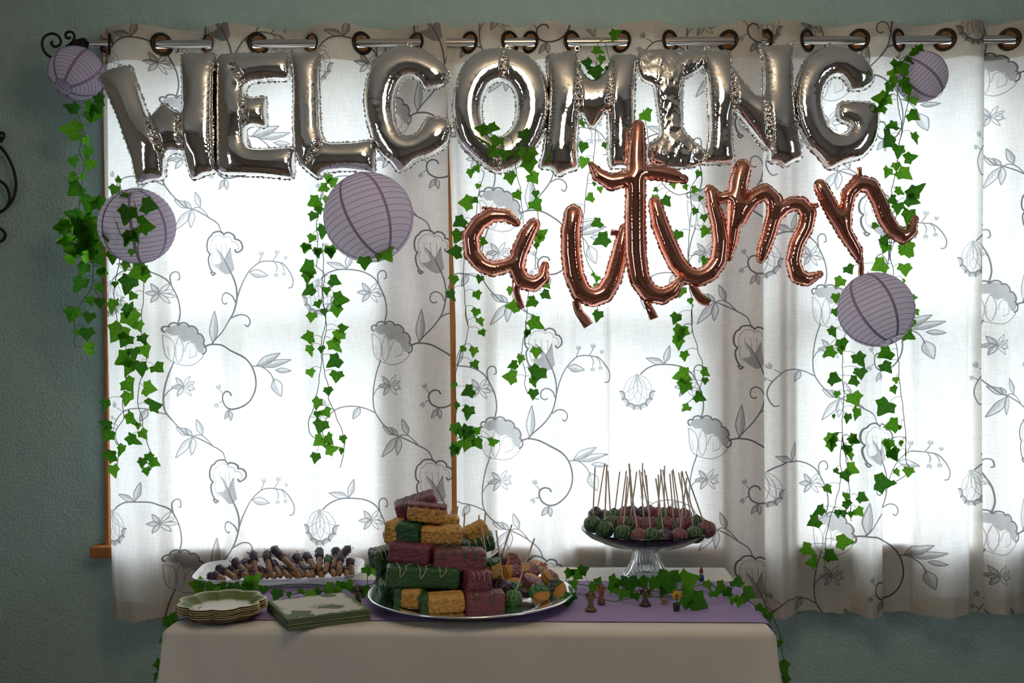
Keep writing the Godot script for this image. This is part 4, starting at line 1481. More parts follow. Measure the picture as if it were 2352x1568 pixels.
	ivy("ivy garland looped over the letter O and down past the letter a", 0.15, [
		[R6, [[230, 140, 90, 190], [310, 135, 90, 10], [330, 230, 90, 120], [530, 190, 90, 60], [310, 300, 80, 120], [390, 320, 70, 90], [550, 320, 110, 90], [560, 390, 100, 80]],
			[[[250, 130], [340, 200], [420, 190], [450, 260], [455, 350], [480, 480]], [[530, 170], [550, 330], [580, 470]]]],
		[R6, [[430, 480, 80, 90], [590, 480, 80, 60], [480, 600, 65, 60], [605, 590, 50, 90], [610, 670, 100, 60], [650, 865, 80, 330], [620, 910, 70, 110], [610, 950, 40, 90], [680, 1220, 60, 45]],
			[[[480, 480], [500, 560], [510, 680], [518, 800]], [[580, 470], [600, 580], [610, 680], [625, 820], [610, 960], [600, 1100]]]]],
		[[1160, 330, 78, 0.20]])
	ivy("long ivy garland hanging along the orange wood gap", 0.13, [
		[R6, [[200, 415, 60, 60], [155, 445, 60, 90], [205, 535, 40, 120], [120, 650, 90, 170], [185, 635, 50, 30], [75, 785, 90, 150], [65, 885, 90, 120], [45, 990, 95, 180], [240, 920, 60, 20], [35, 1185, 70, 90], [215, 1180, 60, 100], [25, 1290, 80, 60], [200, 1290, 60, 70], [190, 1410, 60, 100], [220, 1475, 65, 60], [235, 1550, 50, 60]],
			[[[250, 440], [205, 600], [190, 720], [130, 900], [105, 1080], [112, 1300], [130, 1500]]]],
		[R5, [[490, 1065, 60, 90], [500, 1145, 60, 60], [455, 1305, 80, 150], [460, 1430, 80, 110], [425, 1050, 40, 120], [375, 1270, 40, 80], [390, 1390, 40, 100], [385, 1530, 70, 90], [445, 1545, 80, 110], [515, 1535, 50, 330]],
			[[[440, 780], [455, 900], [440, 1020], [410, 1080], [380, 1250], [390, 1400], [370, 1520]]]],
		[PX, [[1050, 1028, 28, 90], [1072, 1020, 30, 110], [1098, 1018, 26, 60], [1134, 1013, 24, 0], [1060, 995, 24, 100], [1085, 1000, 22, 45], [1042, 1035, 24, 120]],
			[[[1042, 980], [1052, 1005], [1090, 1000], [1128, 1008]]]]])
	ivy("ivy garland hanging below the tail of the letter a", 0.135, [
		[R6, [[430, 1260, 60, 100], [445, 1365, 90, 190], [575, 1340, 80, 150], [675, 1290, 70, 30], [610, 1485, 110, 45], [545, 1550, 50, 100]],
			[[[560, 1240], [545, 1340], [540, 1450], [525, 1560]]]],
		[R5, [[810, 960, 40, 100], [865, 1070, 65, 100], [770, 1110, 60, 90], [725, 1145, 60, 150], [710, 1215, 80, 180], [870, 1200, 100, 110], [850, 1250, 60, 60], [850, 1320, 60, 100]],
			[[[803, 880], [795, 960], [780, 1080], [800, 1180], [800, 1280], [850, 1340], [885, 1350]]]]])
	ivy("ivy strand hooked over the rod above the letter M", 0.19, [
		[R2, [[1605, 205, 70, 340], [1500, 310, 70, 30], [1430, 380, 65, 180], [1520, 360, 50, 90], [1485, 435, 80, 90], [1560, 415, 40, 90]],
			[[[1600, 230], [1540, 240], [1500, 260], [1490, 330], [1490, 420]], [[1540, 250], [1560, 330], [1570, 400]]]]])
	ivy("thin ivy strand between the letter M and the first u", 0.14, [
		[R6, [[925, 95, 60, 60], [930, 265, 70, 90], [935, 370, 75, 120], [1090, 255, 50, 90], [1010, 520, 30, 90], [1050, 560, 45, 90], [980, 615, 60, 150], [880, 680, 60, 0], [1025, 795, 80, 170], [1060, 910, 110, 150], [1005, 1150, 30, 60], [1030, 1180, 50, 110], [1030, 1230, 50, 90], [1035, 1435, 75, 100]],
			[[[1020, 90], [1015, 220], [1000, 360], [965, 480], [955, 600], [935, 740], [930, 900], [950, 1020], [1000, 1130], [1030, 1230], [1030, 1420]]]]])
	ivy("ivy garland hanging down behind the rose gold t and second u", 0.135, [
		[R2, [[1790, 695, 80, 60]], [[[1770, 660], [1790, 760], [1800, 860]]]],
		[R7B, [[375, 180, 60, 120], [170, 265, 70, 90], [20, 310, 40, 150], [270, 290, 50, 60], [350, 310, 60, 0], [110, 410, 90, 60], [20, 380, 60, 90], [345, 490, 60, 120], [395, 385, 50, 110], [425, 545, 60, 90], [430, 660, 90, 110], [205, 690, 80, 110], [430, 910, 90, 100], [230, 1160, 90, 120], [310, 1235, 50, 90], [190, 1380, 90, 110], [215, 1500, 110, 120]],
			[[[60, 200], [100, 280], [200, 350], [300, 330]], [[380, 200], [310, 320], [320, 480], [300, 650], [295, 900], [300, 1100], [325, 1230], [330, 1500]]]],
		[R5, [[1735, 950, 90, 100], [1720, 1010, 80, 90], [1755, 1090, 60, 90], [1740, 1210, 95, 160], [1755, 1275, 80, 110], [1880, 1190, 60, 40], [1880, 1240, 40, 80], [1850, 1340, 70, 30], [1765, 1405, 60, 160]],
			[[[1809, 780], [1800, 880], [1830, 1030], [1865, 1140], [1860, 1260], [1800, 1350], [1740, 1390]]]]])
	ivy("full ivy garland hanging from the rod right of the letter G", 0.205, [
		[R3, [[1725, 290, 60, 300], [1690, 320, 60, 150], [1660, 360, 60, 170], [1590, 400, 80, 100], [1630, 420, 70, 60], [1560, 440, 50, 90], [1640, 500, 70, 45], [1570, 490, 60, 90], [1535, 530, 70, 120], [1655, 540, 60, 60], [1485, 590, 90, 190], [1535, 600, 60, 40], [1490, 650, 80, 150], [1685, 605, 75, 90], [1690, 695, 70, 30], [1560, 760, 80, 180], [1530, 840, 120, 120], [1595, 910, 80, 90], [1695, 830, 70, 70], [1670, 945, 70, 0], [1530, 1035, 70, 120], [1635, 1045, 90, 45], [1585, 1000, 50, 90], [1700, 1140, 110, 340], [1605, 1150, 60, 30], [1680, 1205, 80, 20], [1555, 1200, 60, 160], [1595, 1250, 70, 90], [1655, 1300, 90, 90], [1460, 1355, 40, 0], [1515, 1450, 60, 60], [1520, 1490, 60, 110], [1655, 1500, 90, 45]],
			[[[1740, 260], [1650, 370], [1600, 480], [1595, 620], [1620, 750], [1600, 870], [1590, 1000], [1560, 1150], [1590, 1250], [1560, 1400], [1550, 1560]], [[1600, 430], [1660, 540], [1640, 700], [1600, 860]]]]],
		[[2116, 176, 58, 0.21]])
	ivy("longest ivy garland, hanging behind the lantern under the letter n", 0.135, [
		[R8, [[1465, 140, 60, 90], [1465, 195, 55, 90], [1610, 205, 95, 60], [1245, 330, 65, 60], [1435, 305, 90, 150], [1595, 330, 80, 90], [1180, 410, 70, 120], [1590, 400, 30, 90], [1160, 510, 60, 90], [1155, 600, 50, 90], [1655, 505, 40, 0], [1670, 600, 40, 60], [1640, 670, 50, 90], [1620, 745, 80, 45], [1140, 725, 70, 60], [1200, 800, 70, 60], [1115, 855, 80, 150], [1190, 840, 50, 90], [1310, 900, 90, 60], [1315, 985, 70, 90], [1270, 1035, 60, 150], [1150, 1020, 80, 20], [1165, 1120, 45, 90], [1280, 1150, 90, 60], [1285, 1240, 80, 110], [1230, 1270, 60, 100], [1145, 1260, 30, 90], [1140, 1395, 80, 170], [1130, 1450, 60, 90], [1275, 1410, 70, 10], [1225, 1470, 65, 90], [1250, 1510, 60, 90]],
			[[[1500, 130], [1500, 250], [1520, 380], [1400, 560], [1260, 680], [1210, 760], [1200, 900], [1205, 1050], [1205, 1200], [1200, 1320], [1210, 1450], [1240, 1540]]]],
		[R9, [[985, 20, 70, 20], [990, 65, 60, 90], [1130, 25, 70, 30], [1085, 90, 60, 90], [1120, 215, 80, 30], [1075, 260, 70, 70], [1020, 225, 40, 60], [965, 340, 60, 60], [1185, 395, 65, 20], [1080, 390, 60, 90], [1085, 440, 60, 90], [1165, 485, 60, 60], [905, 475, 80, 160], [1025, 495, 50, 90], [1065, 495, 50, 90], [875, 550, 80, 150], [1110, 500, 40, 90], [1070, 670, 100, 350], [840, 725, 85, 30], [985, 765, 80, 30], [865, 800, 80, 160]],
			[[[1060, 0], [1045, 150], [1050, 280], [1010, 430], [960, 600], [945, 760], [950, 840]], [[1060, 0], [1090, 200], [1105, 380], [1112, 545]]]]])
	ivy("slim ivy strand hanging from the right side of the lower lantern", 0.14, [
		[R8, [[1470, 865, 90, 150], [1480, 950, 80, 60], [1540, 1030, 40, 90], [1525, 1090, 50, 70], [1465, 1205, 110, 120], [1515, 1315, 85, 160], [1565, 1330, 30, 90], [1490, 1440, 70, 90], [1525, 1505, 75, 60], [1570, 1435, 30, 90]],
			[[[1540, 790], [1555, 900], [1560, 1050], [1590, 1220], [1600, 1400], [1605, 1510]]]],
		[R9, [[1345, 60, 70, 60], [1380, 115, 75, 80], [1430, 45, 30, 90], [1475, 230, 60, 110], [1400, 235, 50, 60], [1315, 300, 110, 10], [1385, 300, 30, 0]],
			[[[1458, 10], [1460, 170], [1490, 220], [1400, 290], [1320, 330]]]]])
	ivy("ivy strand hanging off the left end of the table", 0.64, [
		[PX, [[392, 1430, 36, 80], [383, 1462, 34, 130], [374, 1533, 40, 100], [372, 1553, 30, 60]], [[[408, 1396], [396, 1420], [388, 1470], [380, 1520], [372, 1560]]]]])
	ivy("ivy strand hanging down past the right table corner", 0.60, [
		[PX, [[1798, 1535, 34, 70], [1800, 1563, 28, 90], [1790, 1478, 18, 100]], [[[1762, 1400], [1786, 1440], [1796, 1500], [1800, 1566]]]]])

func wall_iron() -> void:
	const R1 := Vector3(0, 0, 0.38265)
	var at := W(-20, 420, 0.02)
	var o := thing("iron_wall_scroll", "black wrought iron scroll ornament on the wall, cut off by the picture edge", "wall decor", at)
	for s in [1.0, -1.0]:
		for pts in [[[10, 835], [-5, 820], [0, 800], [14, 796], [24, 806], [22, 826], [6, 846], [-20, 855], [-30, 862], [0, 880], [40, 930], [75, 1000], [95, 1080], [92, 1150], [70, 1210], [30, 1255], [-20, 1285]], [[-52, 1060], [0, 1085], [35, 1115], [55, 1160], [56, 1210], [35, 1250], [0, 1272]], [[-40, 1350], [-5, 1370], [20, 1385], [32, 1408], [24, 1435], [0, 1448], [-18, 1436], [-12, 1418]]]:
			var q := PackedVector3Array()
			for p in pts:
				q.append(W((p[0] + 52.0) * s * R1.z - 20.0, p[1] * R1.z, 0.02) - at)
			var mb := MB.new()
			mb.tube(catmull(q, 5), 0.0042, 8)
			part("iron_scroll", mb.done(true), M.iron, o)
	var mb := MB.new()
	mb.tube(PackedVector3Array([W(-20, 300, 0.02) - at, W(-20, 420, 0.02) - at, W(-20, 560, 0.02) - at]), 0.005, 8)
	part("iron_bar", mb.done(true), M.iron, o)

# ---------------------------------------------------------------- table
var FL := Vector3.ZERO       # corners of the table top
var FR := Vector3.ZERO
var BL := Vector3.ZERO
var BR := Vector3.ZERO

func table() -> void:
	FR = Vector3(0.532, TOP, 0.775)
	var ang := 0.042
	var e := Vector3(-cos(ang), 0, -sin(ang))
	var b := Vector3(sin(ang), 0, -cos(ang))
	FL = FR + e * 1.262
	BR = FR + b * 0.61
	BL = FL + b * 0.61
	# folding table under the cloth
	var o := thing("folding_table", "folding table with metal legs hidden under the white cloth", "table", (FL + FR + BL + BR) * 0.25 * Vector3(1, 0, 1))
	var turn := Basis(Vector3.UP, -ang)
	var mb := MB.new()
	mb.rbox(Vector3(0, 0.727, 0), Vector3(1.25, 0.036, 0.598), 0.012, 2, null, 0, 0, turn)
	part("tabletop", mb.done(true), M.vinyl, o)
	for sx in [-1.0, 1.0]:
		for sz in [-1.0, 1.0]:
			mb = MB.new()
			var q := PackedVector3Array([turn * Vector3(sx * 0.5, 0.712, sz * 0.24), turn * Vector3(sx * 0.5, 0.35, sz * 0.24), turn * Vector3(sx * 0.5, 0.0, sz * 0.25)])
			mb.tube(q, 0.0125, 10)
			part("leg", mb.done(true), M.legs, o)
	# the cloth: top and four falling sides with soft folds, rounded over the edge
	var c := thing("tablecloth", "off-white tablecloth falling over the table edges", "tablecloth", Vector3(0, TOP, 0))
	mb = MB.new()
	var corners := [FL, FR, BR, BL]
	var ring := []
	# walk round the table; every stop is a point on the edge and the direction pointing outward
	for s in 4:
		var p: Vector3 = corners[s]
		var q: Vector3 = corners[(s + 1) % 4]
		var along := (q - p).normalized()
		var out := Vector3(-along.z, 0, along.x)
		if out.dot(p - (FL + BR) * 0.5) < 0:
			out = -out
		var n := 90 if s % 2 == 0 else 46
		for i in n:
			var t := float(i) / n
			ring.append([p.lerp(q, t), out, t, s, p.distance_to(q)])
		var r: Vector3 = corners[(s + 2) % 4]
		var out2 := Vector3(-(r - q).normalized().z, 0, (r - q).normalized().x)
		if out2.dot(q - (FL + BR) * 0.5) < 0:
			out2 = -out2
		for i in 9:
			ring.append([q, out.slerp(out2, float(i) / 9.0), 1.0, s, 1.0])
	var N := ring.size()
	const RAD := 0.016
	var levels := [[-0.10, 0.0], [-0.05, 0.0], [-0.02, 0.0]]
	for k in 6:
		var a := PI / 2.0 * k / 5.0
		levels.append([-RAD * (1.0 - sin(a)) - 0.00001, -RAD + cos(a) * RAD])
	for k in 14:
		levels.append([0.0, -RAD - 0.02 * (k + 1) - 0.0006 * k * k])
	for lv in levels:
		var drop: float = -lv[1]
		for i in N:
			var r: Array = ring[i]
			var corner_dist: float = minf(r[2], 1.0 - r[2]) * r[4]
			var amp := clampf((drop - RAD) / 0.25, 0, 1)
			var s := float(i) / N
			var fold := 0.010 * nz.get_noise_2d(i * 3.4, 11.0) + 0.010 * exp(-corner_dist * 9.0) * sin(corner_dist * 70.0)
			var flare := 0.016 * exp(-corner_dist * 7.0) * amp + 0.05 * amp * amp * exp(-corner_dist * 12.0)
			var crease := 0.0
			for cx in [0.13, 0.38, 0.63, 0.88]:
				crease += 0.0022 * exp(-pow((r[2] - cx) * r[4] / 0.010, 2.0)) if r[4] > 1.0 else 0.0
			var p: Vector3 = r[0] + r[1] * (maxf(lv[0], 0.0) + fold * amp * 1.6 + flare + crease * minf(1.0, amp * 3.0)) - Vector3(0, TOP, 0)
			if lv[0] < 0.0:
				# towards the middle of the table top
				var rel := p - (FL + BR) * 0.5 + Vector3(0, TOP, 0)
				var ax := (FR - FL).normalized()
				var bx := (BL - FL).normalized()
				p = (FL + BR) * 0.5 + ax * clampf(rel.dot(ax), -0.631 - lv[0], 0.631 + lv[0]) + bx * clampf(rel.dot(bx), -0.305 - lv[0], 0.305 + lv[0]) - Vector3(0, TOP, 0)
			else:
				p -= r[1] * RAD * 0.0
			p.y = lv[1] + (0.0007 * nz.get_noise_2d(p.x * 500.0, p.z * 500.0) if lv[0] < 0 else 0.0)
			mb.add(p, Vector2(p.x, p.z))
	for j in levels.size() - 1:
		for i in N:
			var a := j * N + i
			var k := j * N + (i + 1) % N
			mb.quad(a, a + N, k + N, k)
	var mid := mb.add((FL + BR) * 0.5 - Vector3(0, TOP, 0))
	for i in N:
		mb.tri(mid, i, (i + 1) % N)
	part("cloth", mb.done(true), M.cloth, c)
	# lavender runner along the table, hanging over both ends
	var r := thing("table_runner", "lavender table runner along the middle of the white cloth", "table runner", Vector3(0, TOP, 0))
	mb = MB.new()
	var f0 := 0.10      # shares of the depth from the front edge
	var f1 := 0.71
	var rows := 16
	var prof := []
	for k in 8:
		prof.append([1.0, -RAD - 0.20 + 0.025 * k])
	for k in 6:
		var a := PI / 2.0 * k / 5.0
		prof.append([cos(a) * RAD / 1.262 + 1.0 - RAD / 1.262, -RAD + sin(a) * RAD])
	for k in 41:
		prof.append([1.0 - (RAD + (1.262 - 2.0 * RAD) * k / 40.0) / 1.262, 0.0])
	for k in 6:
		var a := PI / 2.0 * (5 - k) / 5.0
		prof.append([RAD / 1.262 - cos(a) * RAD / 1.262, -RAD + sin(a) * RAD])
	for k in 8:
		prof.append([0.0, -RAD - 0.025 * (k + 1)])
	for pr in prof:
		for i in rows + 1:
			var d := lerpf(f0, f1, float(i) / rows)
			var front: Vector3 = FL.lerp(FR, pr[0])
			var back: Vector3 = BL.lerp(BR, pr[0])
			var p := front.lerp(back, d) - Vector3(0, TOP, 0)
			var off := 0.0022 + (0.004 * maxf(0.0, nz.get_noise_2d(d * 300.0, pr[1] * 500.0)) if pr[1] < -RAD else 0.0)
			var dirx := 1.0 if pr[0] > 0.5 else -1.0
			p.y = pr[1] + (0.0022 if pr[1] > -RAD else 0.0)
			if pr[1] < -0.001:
				p.x += dirx * (off + 0.02 * clampf((-pr[1] - RAD) / 0.25, 0, 1))
			mb.add(p)
	for j in prof.size() - 1:
		for i in rows:
			var a := j * (rows + 1) + i
			mb.quad(a, a + 1, a + rows + 2, a + rows + 1)
	part("runner_cloth", mb.done(true), M.runner, r)

func plates() -> void:
	var c := G(511, 1391, 0.775)
	var n := 6
	for k in n:
		var h := TOP + 0.0008 + 0.0036 * k
		var lab := "%s scalloped green paper plate with gold rim in the stack" % ["lowest", "second from the bottom", "third from the bottom", "third from the top", "second from the top", "topmost"][k]
		if k == n - 1:
			lab = "topmost scalloped green paper plate, its pale printed centre showing"
		var o := thing("paper_plate", lab, "plate", Vector3(c.x + 0.0014 * sin(k * 2.3), h, c.z + 0.0012 * cos(k * 1.7)), "stacked scalloped paper plates")
		o.rotation.y = 0.2
		var pale := Color(0.62, 0.60, 0.56)
		var green := Color(0.115, 0.15, 0.035)
		var gold := Color(0.66, 0.55, 0.27)
		var prof := [Vector2(0.0, 0.0022), Vector2(0.045, 0.0022), Vector2(0.061, 0.0022), Vector2(0.066, 0.0032), Vector2(0.069, 0.0055), Vector2(0.084, 0.0170), Vector2(0.0875, 0.0186), Vector2(0.0915, 0.0194), Vector2(0.0925, 0.0196), Vector2(0.0937, 0.0197)]
		var cols := [pale, pale, pale, Color(0.45, 0.43, 0.32), green, green, green, Color(0.30, 0.33, 0.17), gold, gold]
		var under := Color(0.16, 0.125, 0.07)
		var mb := MB.new()
		mb.lathe(prof, 144, Basis(), Vector3.ZERO, Vector2(9, 0.12), cols, 0.05)
		part("plate_face", mb.done(true), M.tint, o)
		mb = MB.new()
		mb.lathe([Vector2(0.0937, 0.0197), Vector2(0.0945, 0.0192), Vector2(0.0940, 0.0184), Vector2(0.0880, 0.0172), Vector2(0.0845, 0.0156), Vector2(0.0695, 0.0040), Vector2(0.065, 0.0010), Vector2(0.0, 0.0)], 144, Basis(), Vector3.ZERO, Vector2(9, 0.12), [gold, gold, gold, under, under, under, under, under], 0.05)
		# turned inside out: this is the underside
		for t in range(0, mb.idx.size(), 3):
			var s := mb.idx[t + 1]
			mb.idx[t + 1] = mb.idx[t + 2]
			mb.idx[t + 2] = s
		part("gold_rim", mb.done(true), M.tint, o, "gold edged underside")
		if k == n - 1:
			mb = MB.new()
			var q := PackedVector3Array()
			for p in [Vector2(-0.052, 0.02), Vector2(-0.047, 0.006), Vector2(-0.05, -0.008), Vector2(-0.043, -0.016)]:
				q.append(Vector3(p.x, 0.0026, p.y))
			mb.tube(catmull(q, 4), 0.0006, 4)
			part("printed_twig", mb.done(true), M.drizzle_green, o)

func napkin_print() -> ImageTexture:
	# leafy green border round a cream field with a faint brown sketch
	var n := 256
	var im := Image.create_empty(n, n, false, Image.FORMAT_RGB8)
	var f := FastNoiseLite.new()
	f.noise_type = FastNoiseLite.TYPE_CELLULAR
	f.frequency = 0.06
	var g := FastNoiseLite.new()
	g.frequency = 0.035
	for y in n:
		for x in n:
			var e := minf(minf(x, n - 1 - x), minf(y, n - 1 - y)) / float(n)
			var c := lin(0.50, 0.48, 0.42)
			var edge := 0.075 + 0.08 * g.get_noise_2d(x, y) + 0.05 * f.get_noise_2d(x * 1.7, y * 1.7)
			if e < edge:
				c = lin(0.16, 0.22, 0.12).lerp(lin(0.46, 0.50, 0.38), clampf(0.5 + 0.9 * f.get_noise_2d(x, y), 0, 1))
			if e < 0.025:
				c = lin(0.10, 0.15, 0.06)
			var d := Vector2((x - 138.0) / 52.0, (y - 150.0) / 34.0).length()
			if d < 1.0:
				c = c.lerp(lin(0.17, 0.11, 0.085), clampf(0.62 + 2.4 * g.get_noise_2d(x * 2.2, y * 2.2), 0.0, 0.92) * (1.0 - d * d))
			im.set_pixel(x, y, c)
	return ImageTexture.create_from_image(im)

func napkins() -> void:
	var c := G(729, 1400, 0.765)
	var m := mat(Color.WHITE, 0.8)
	m.albedo_texture = napkin_print()
	var edge := bumpy(mat(lin(0.10, 0.14, 0.065), 0.85), 0.1, 0.05, 20.0, 128, false)
	var edge2 := bumpy(mat(lin(0.15, 0.185, 0.10), 0.85), 0.1, 0.05, 20.0, 128, false)
	var n := 7
	const S := 0.178
	for k in n:
		var o := thing("paper_napkin", "%s folded green paper napkin of the stack beside the plates" % ["lowest", "second from the bottom", "third from the bottom", "middle", "third from the top", "second from the top", "topmost"][k] if k < n - 1 else "topmost folded paper napkin, cream field with a leafy green border", "napkin", Vector3(c.x + 0.0010 * sin(k * 3.1), TOP + 0.0006 + 0.0034 * k, c.z - 0.006 + 0.001 * cos(k * 2.1)), "stacked paper napkins")
		o.rotation.y = deg_to_rad(27.0) + 0.010 * sin(k * 1.9)
		var mb := MB.new()
		mb.rbox(Vector3(0, 0.0016, 0), Vector3(S, 0.0030, S), 0.0014, 8, null, 0, 0)
		part("folded_paper", mb.done(true), edge if k % 2 == 0 else edge2, o)
		if k == n - 1:
			mb = MB.new()
			var i := 0
			for j in 13:
				for ii in 13:
					var p := Vector2(ii / 12.0 - 0.5, j / 12.0 - 0.5) * (S - 0.004)
					mb.add(Vector3(p.x, 0.0034 + 0.0014 * nz.get_noise_2d(p.x * 500.0, p.y * 500.0), p.y), Vector2(ii / 12.0, j / 12.0))
			for j in 12:
				for ii in 12:
					var a := j * 13 + ii
					mb.quad(a, a + 13, a + 14, a + 1)
			part("printed_face", mb.done(true), m, o)

# ---------------------------------------------------------------- pretzel rods on the tray
func tray() -> void:
	var c := Vector3(-0.578, TOP + 0.004, 0.29)
	var o := thing("serving_tray", "clear white plastic serving tray full of pretzel rods", "tray", c)
	o.rotation.y = 0.10
	var hx := 0.205
	var hz := 0.125
	var mb := MB.new()
	var secs := [[0.0, 0.0, 0.0], [0.55, 0.55, 0.0], [0.80, 0.72, 0.001], [0.84, 0.78, 0.006], [0.92, 0.90, 0.020], [0.985, 0.98, 0.0265], [1.0, 1.0, 0.026], [0.995, 0.99, 0.0235], [0.93, 0.91, 0.017], [0.85, 0.79, 0.003], [0.80, 0.72, -0.002], [0.0, 0.0, -0.002]]
	var N := 72
	for s in secs:
		for i in N:
			var a := TAU * i / N
			var ex := pow(absf(cos(a)), 0.42) * signf(cos(a))
			var ez := pow(absf(sin(a)), 0.42) * signf(sin(a))
			mb.add(Vector3(ex * hx * s[0], s[2], -ez * hz * s[1]))
	for j in secs.size() - 1:
		for i in N:
			var a := j * N + i
			var b := j * N + (i + 1) % N
			mb.quad(a, b, b + N, a + N)
	part("tray_shell", mb.done(true), M.tray, o)
	# pressed diamond ridges on the sloping sides
	mb = MB.new()
	for i in 40:
		for s in [-1.0, 1.0]:
			var a0 := TAU * i / 40.0
			var a1: float = TAU * (i + s * 1.2) / 40.0
			var q := PackedVector3Array()
			for k in 4:
				var a := lerpf(a0, a1, k / 3.0)
				var f := lerpf(0.83, 0.935, k / 3.0)
				var g := lerpf(0.77, 0.92, k / 3.0)
				q.append(Vector3(pow(absf(cos(a)), 0.42) * signf(cos(a)) * hx * f, lerpf(0.006, 0.0215, k / 3.0), -pow(absf(sin(a)), 0.42) * signf(sin(a)) * hz * g))
			mb.tube(q, 0.0007, 4)
	part("pressed_ridges", mb.done(true), M.glass, o, "", "stuff")
	# rods: upper end (dipped) and lower end, in pixels of one enlargement, with the depth of both ends
	const Z := Vector3(380, 1220, 0.21259)
	var rods := [
		[520, 470, 640, 525, .385, .40, 0], [560, 390, 770, 515, .36, .395, 1], [690, 400, 800, 500, .34, .375, 2], [740, 315, 885, 460, .33, .375, 0], [850, 320, 930, 440, .31, .35, 2], [950, 230, 985, 470, .315, .375, 1], [1000, 400, 1105, 495, .345, .38, 3], [1092, 225, 1142, 450, .315, .38, 0],
		[1160, 180, 1425, 440, .30, .375, 1], [1150, 330, 1245, 490, .33, .385, 3], [1290, 280, 1500, 480, .315, .38, 2], [1400, 255, 1550, 470, .31, .37, 0], [1510, 250, 1620, 410, .30, .355, 1], [1660, 195, 1655, 425, .30, .365, 0], [1765, 280, 1720, 450, .32, .372, 4], [1835, 190, 1862, 365, .295, .34, 5],
		[1985, 175, 1800, 400, .29, .35, 1], [1995, 300, 2022, 475, .33, .365, 2], [1250, 400, 1350, 505, .35, .39, 3], [1890, 240, 1880, 470, .31, .375, 0], [1560, 400, 1600, 490, .34, .372, 3], [1420, 380, 1440, 500, .345, .385, 3], [600, 440, 560, 530, .37, .392, 2], [480, 490, 570, 470, .35, .37, 3], [800, 440, 900, 500, .37, .385, 1], [930, 440, 1040, 505, .36, .385, 3], [1080, 420, 1190, 500, .36, .388, 0], [1330, 420, 1460, 500, .35, .385, 2], [1480, 400, 1560, 500, .35, .385, 0], [1660, 420, 1700, 490, .345, .375, 3], [1800, 400, 1830, 480, .345, .375, 1], [1940, 400, 1960, 490, .345, .375, 0], [880, 330, 900, 420, .32, .35, 2]]
	var sprinkle := [Color(0.35, 0.02, 0.03), Color(0.02, 0.22, 0.20), Color(0.03, 0.16, 0.03), Color(0.30, 0.06, 0.16), Color(0.45, 0.42, 0.38)]
	var order := []
	for i in rods.size():
		order.append(i)
	order.sort_custom(func(a, b): return rods[a][0] + rods[a][2] < rods[b][0] + rods[b][2])
	var n := 0
	for i in order:
		var d: Array = rods[i]
		var a := W(Z.x + d[0] * Z.z, Z.y + d[1] * Z.z, d[4])
		var b := W(Z.x + d[2] * Z.z, Z.y + d[3] * Z.z, d[5])
		b.y = maxf(b.y, TOP + 0.014)
		var o2 := thing("pretzel_rod", "%s dipped in dark chocolate with sprinkles, %s from the left on the white tray" % ["pretzel rod", "" ] if false else "chocolate-dipped pretzel rod with sprinkles, %s from the left on the white tray" % (ordinal(n) if n < 15 else ["sixteenth", "seventeenth", "eighteenth", "nineteenth", "twentieth", "twenty-first", "twenty-second", "twenty-third", "twenty-fourth", "twenty-fifth", "twenty-sixth", "twenty-seventh", "twenty-eighth", "twenty-ninth", "thirtieth", "thirty-first", "thirty-second", "last"][mini(n - 15, 18)]), "pretzel rod", a, "pretzel rods on the white tray")
		n += 1
		var L := b - a
		var dir := L.normalized()
		var bend := Vector3(rng.randf_range(-1, 1), 0.4, rng.randf_range(-1, 1)) * 0.0025
		var q := PackedVector3Array()
		for k in 9:
			var t := k / 8.0
			q.append(L * t + bend * sin(t * PI))
		var r := 0.0076
		mb = MB.new()
		mb.tube(q, [r * 0.7, r * 0.98, r, r, r, r, r, r * 0.98, r * 0.72], 12)
		part("pretzel", mb.done(true), M.pretzel, o2)
		mb = MB.new()
		var q2 := PackedVector3Array()
		for k in 8:
			var t := -0.03 + 0.49 * k / 7.0
			q2.append(L * t + bend * sin(t * PI))
		mb.tube(q2, [r * 0.6, r * 1.25, r * 1.48, r * 1.36, r * 1.44, r * 1.34, r * 1.32, r * 1.04], 12)
		part("chocolate_dip", mb.done(true), [M.dark, M.dark, M.dark, M.dark, M.drizzle_green, M.dark][d[6]], o2, "dark chocolate coating")
		mb = MB.new()
		var u := dir.cross(Vector3.UP).normalized()
		var w := u.cross(dir)
		for k in 34:
			var t := rng.randf_range(-0.03, 0.42)
			var an := rng.randf() * TAU
			var p := L * t + (u * cos(an) + w * sin(an)) * r * 1.42
			var col: Color = sprinkle[rng.randi() % 5] if d[6] != 3 else Color(0.05, 0.03, 0.06)
			var first := mb.v.size()
			mb.rbox(p, Vector3.ONE * rng.randf_range(0.0014, 0.0026), 0.0006, 1, null, 0, 0, Basis(Vector3(rng.randf(), rng.randf(), rng.randf()).normalized(), rng.randf() * 3.0), col)
		part("sprinkles", mb.done(false), M.tint, o2, "", "stuff")

# ---------------------------------------------------------------- silver platter
func platter() -> Vector3:
	var c := G(1082, 1358, TOP + 0.026)
	var o := thing("silver_platter", "round silver platter heaped with crispy treats and cookies", "platter", Vector3(c.x, TOP + 0.003, c.z))
	var mb := MB.new()
	mb.lathe([Vector2(0, 0.004), Vector2(0.155, 0.004), Vector2(0.17, 0.007), Vector2(0.19, 0.017), Vector2(0.2, 0.020), Vector2(0.224, 0.024), Vector2(0.2285, 0.0265), Vector2(0.2325, 0.0255), Vector2(0.2315, 0.0225), Vector2(0.225, 0.0205), Vector2(0.2, 0.016), Vector2(0.188, 0.012), Vector2(0.17, 0.0025), Vector2(0.155, 0.0), Vector2(0, 0.0)].map(func(p): return p), 96)
	part("platter_dish", mb.done(true), M.platter, o)
	return Vector3(c.x, TOP + 0.007, c.z)

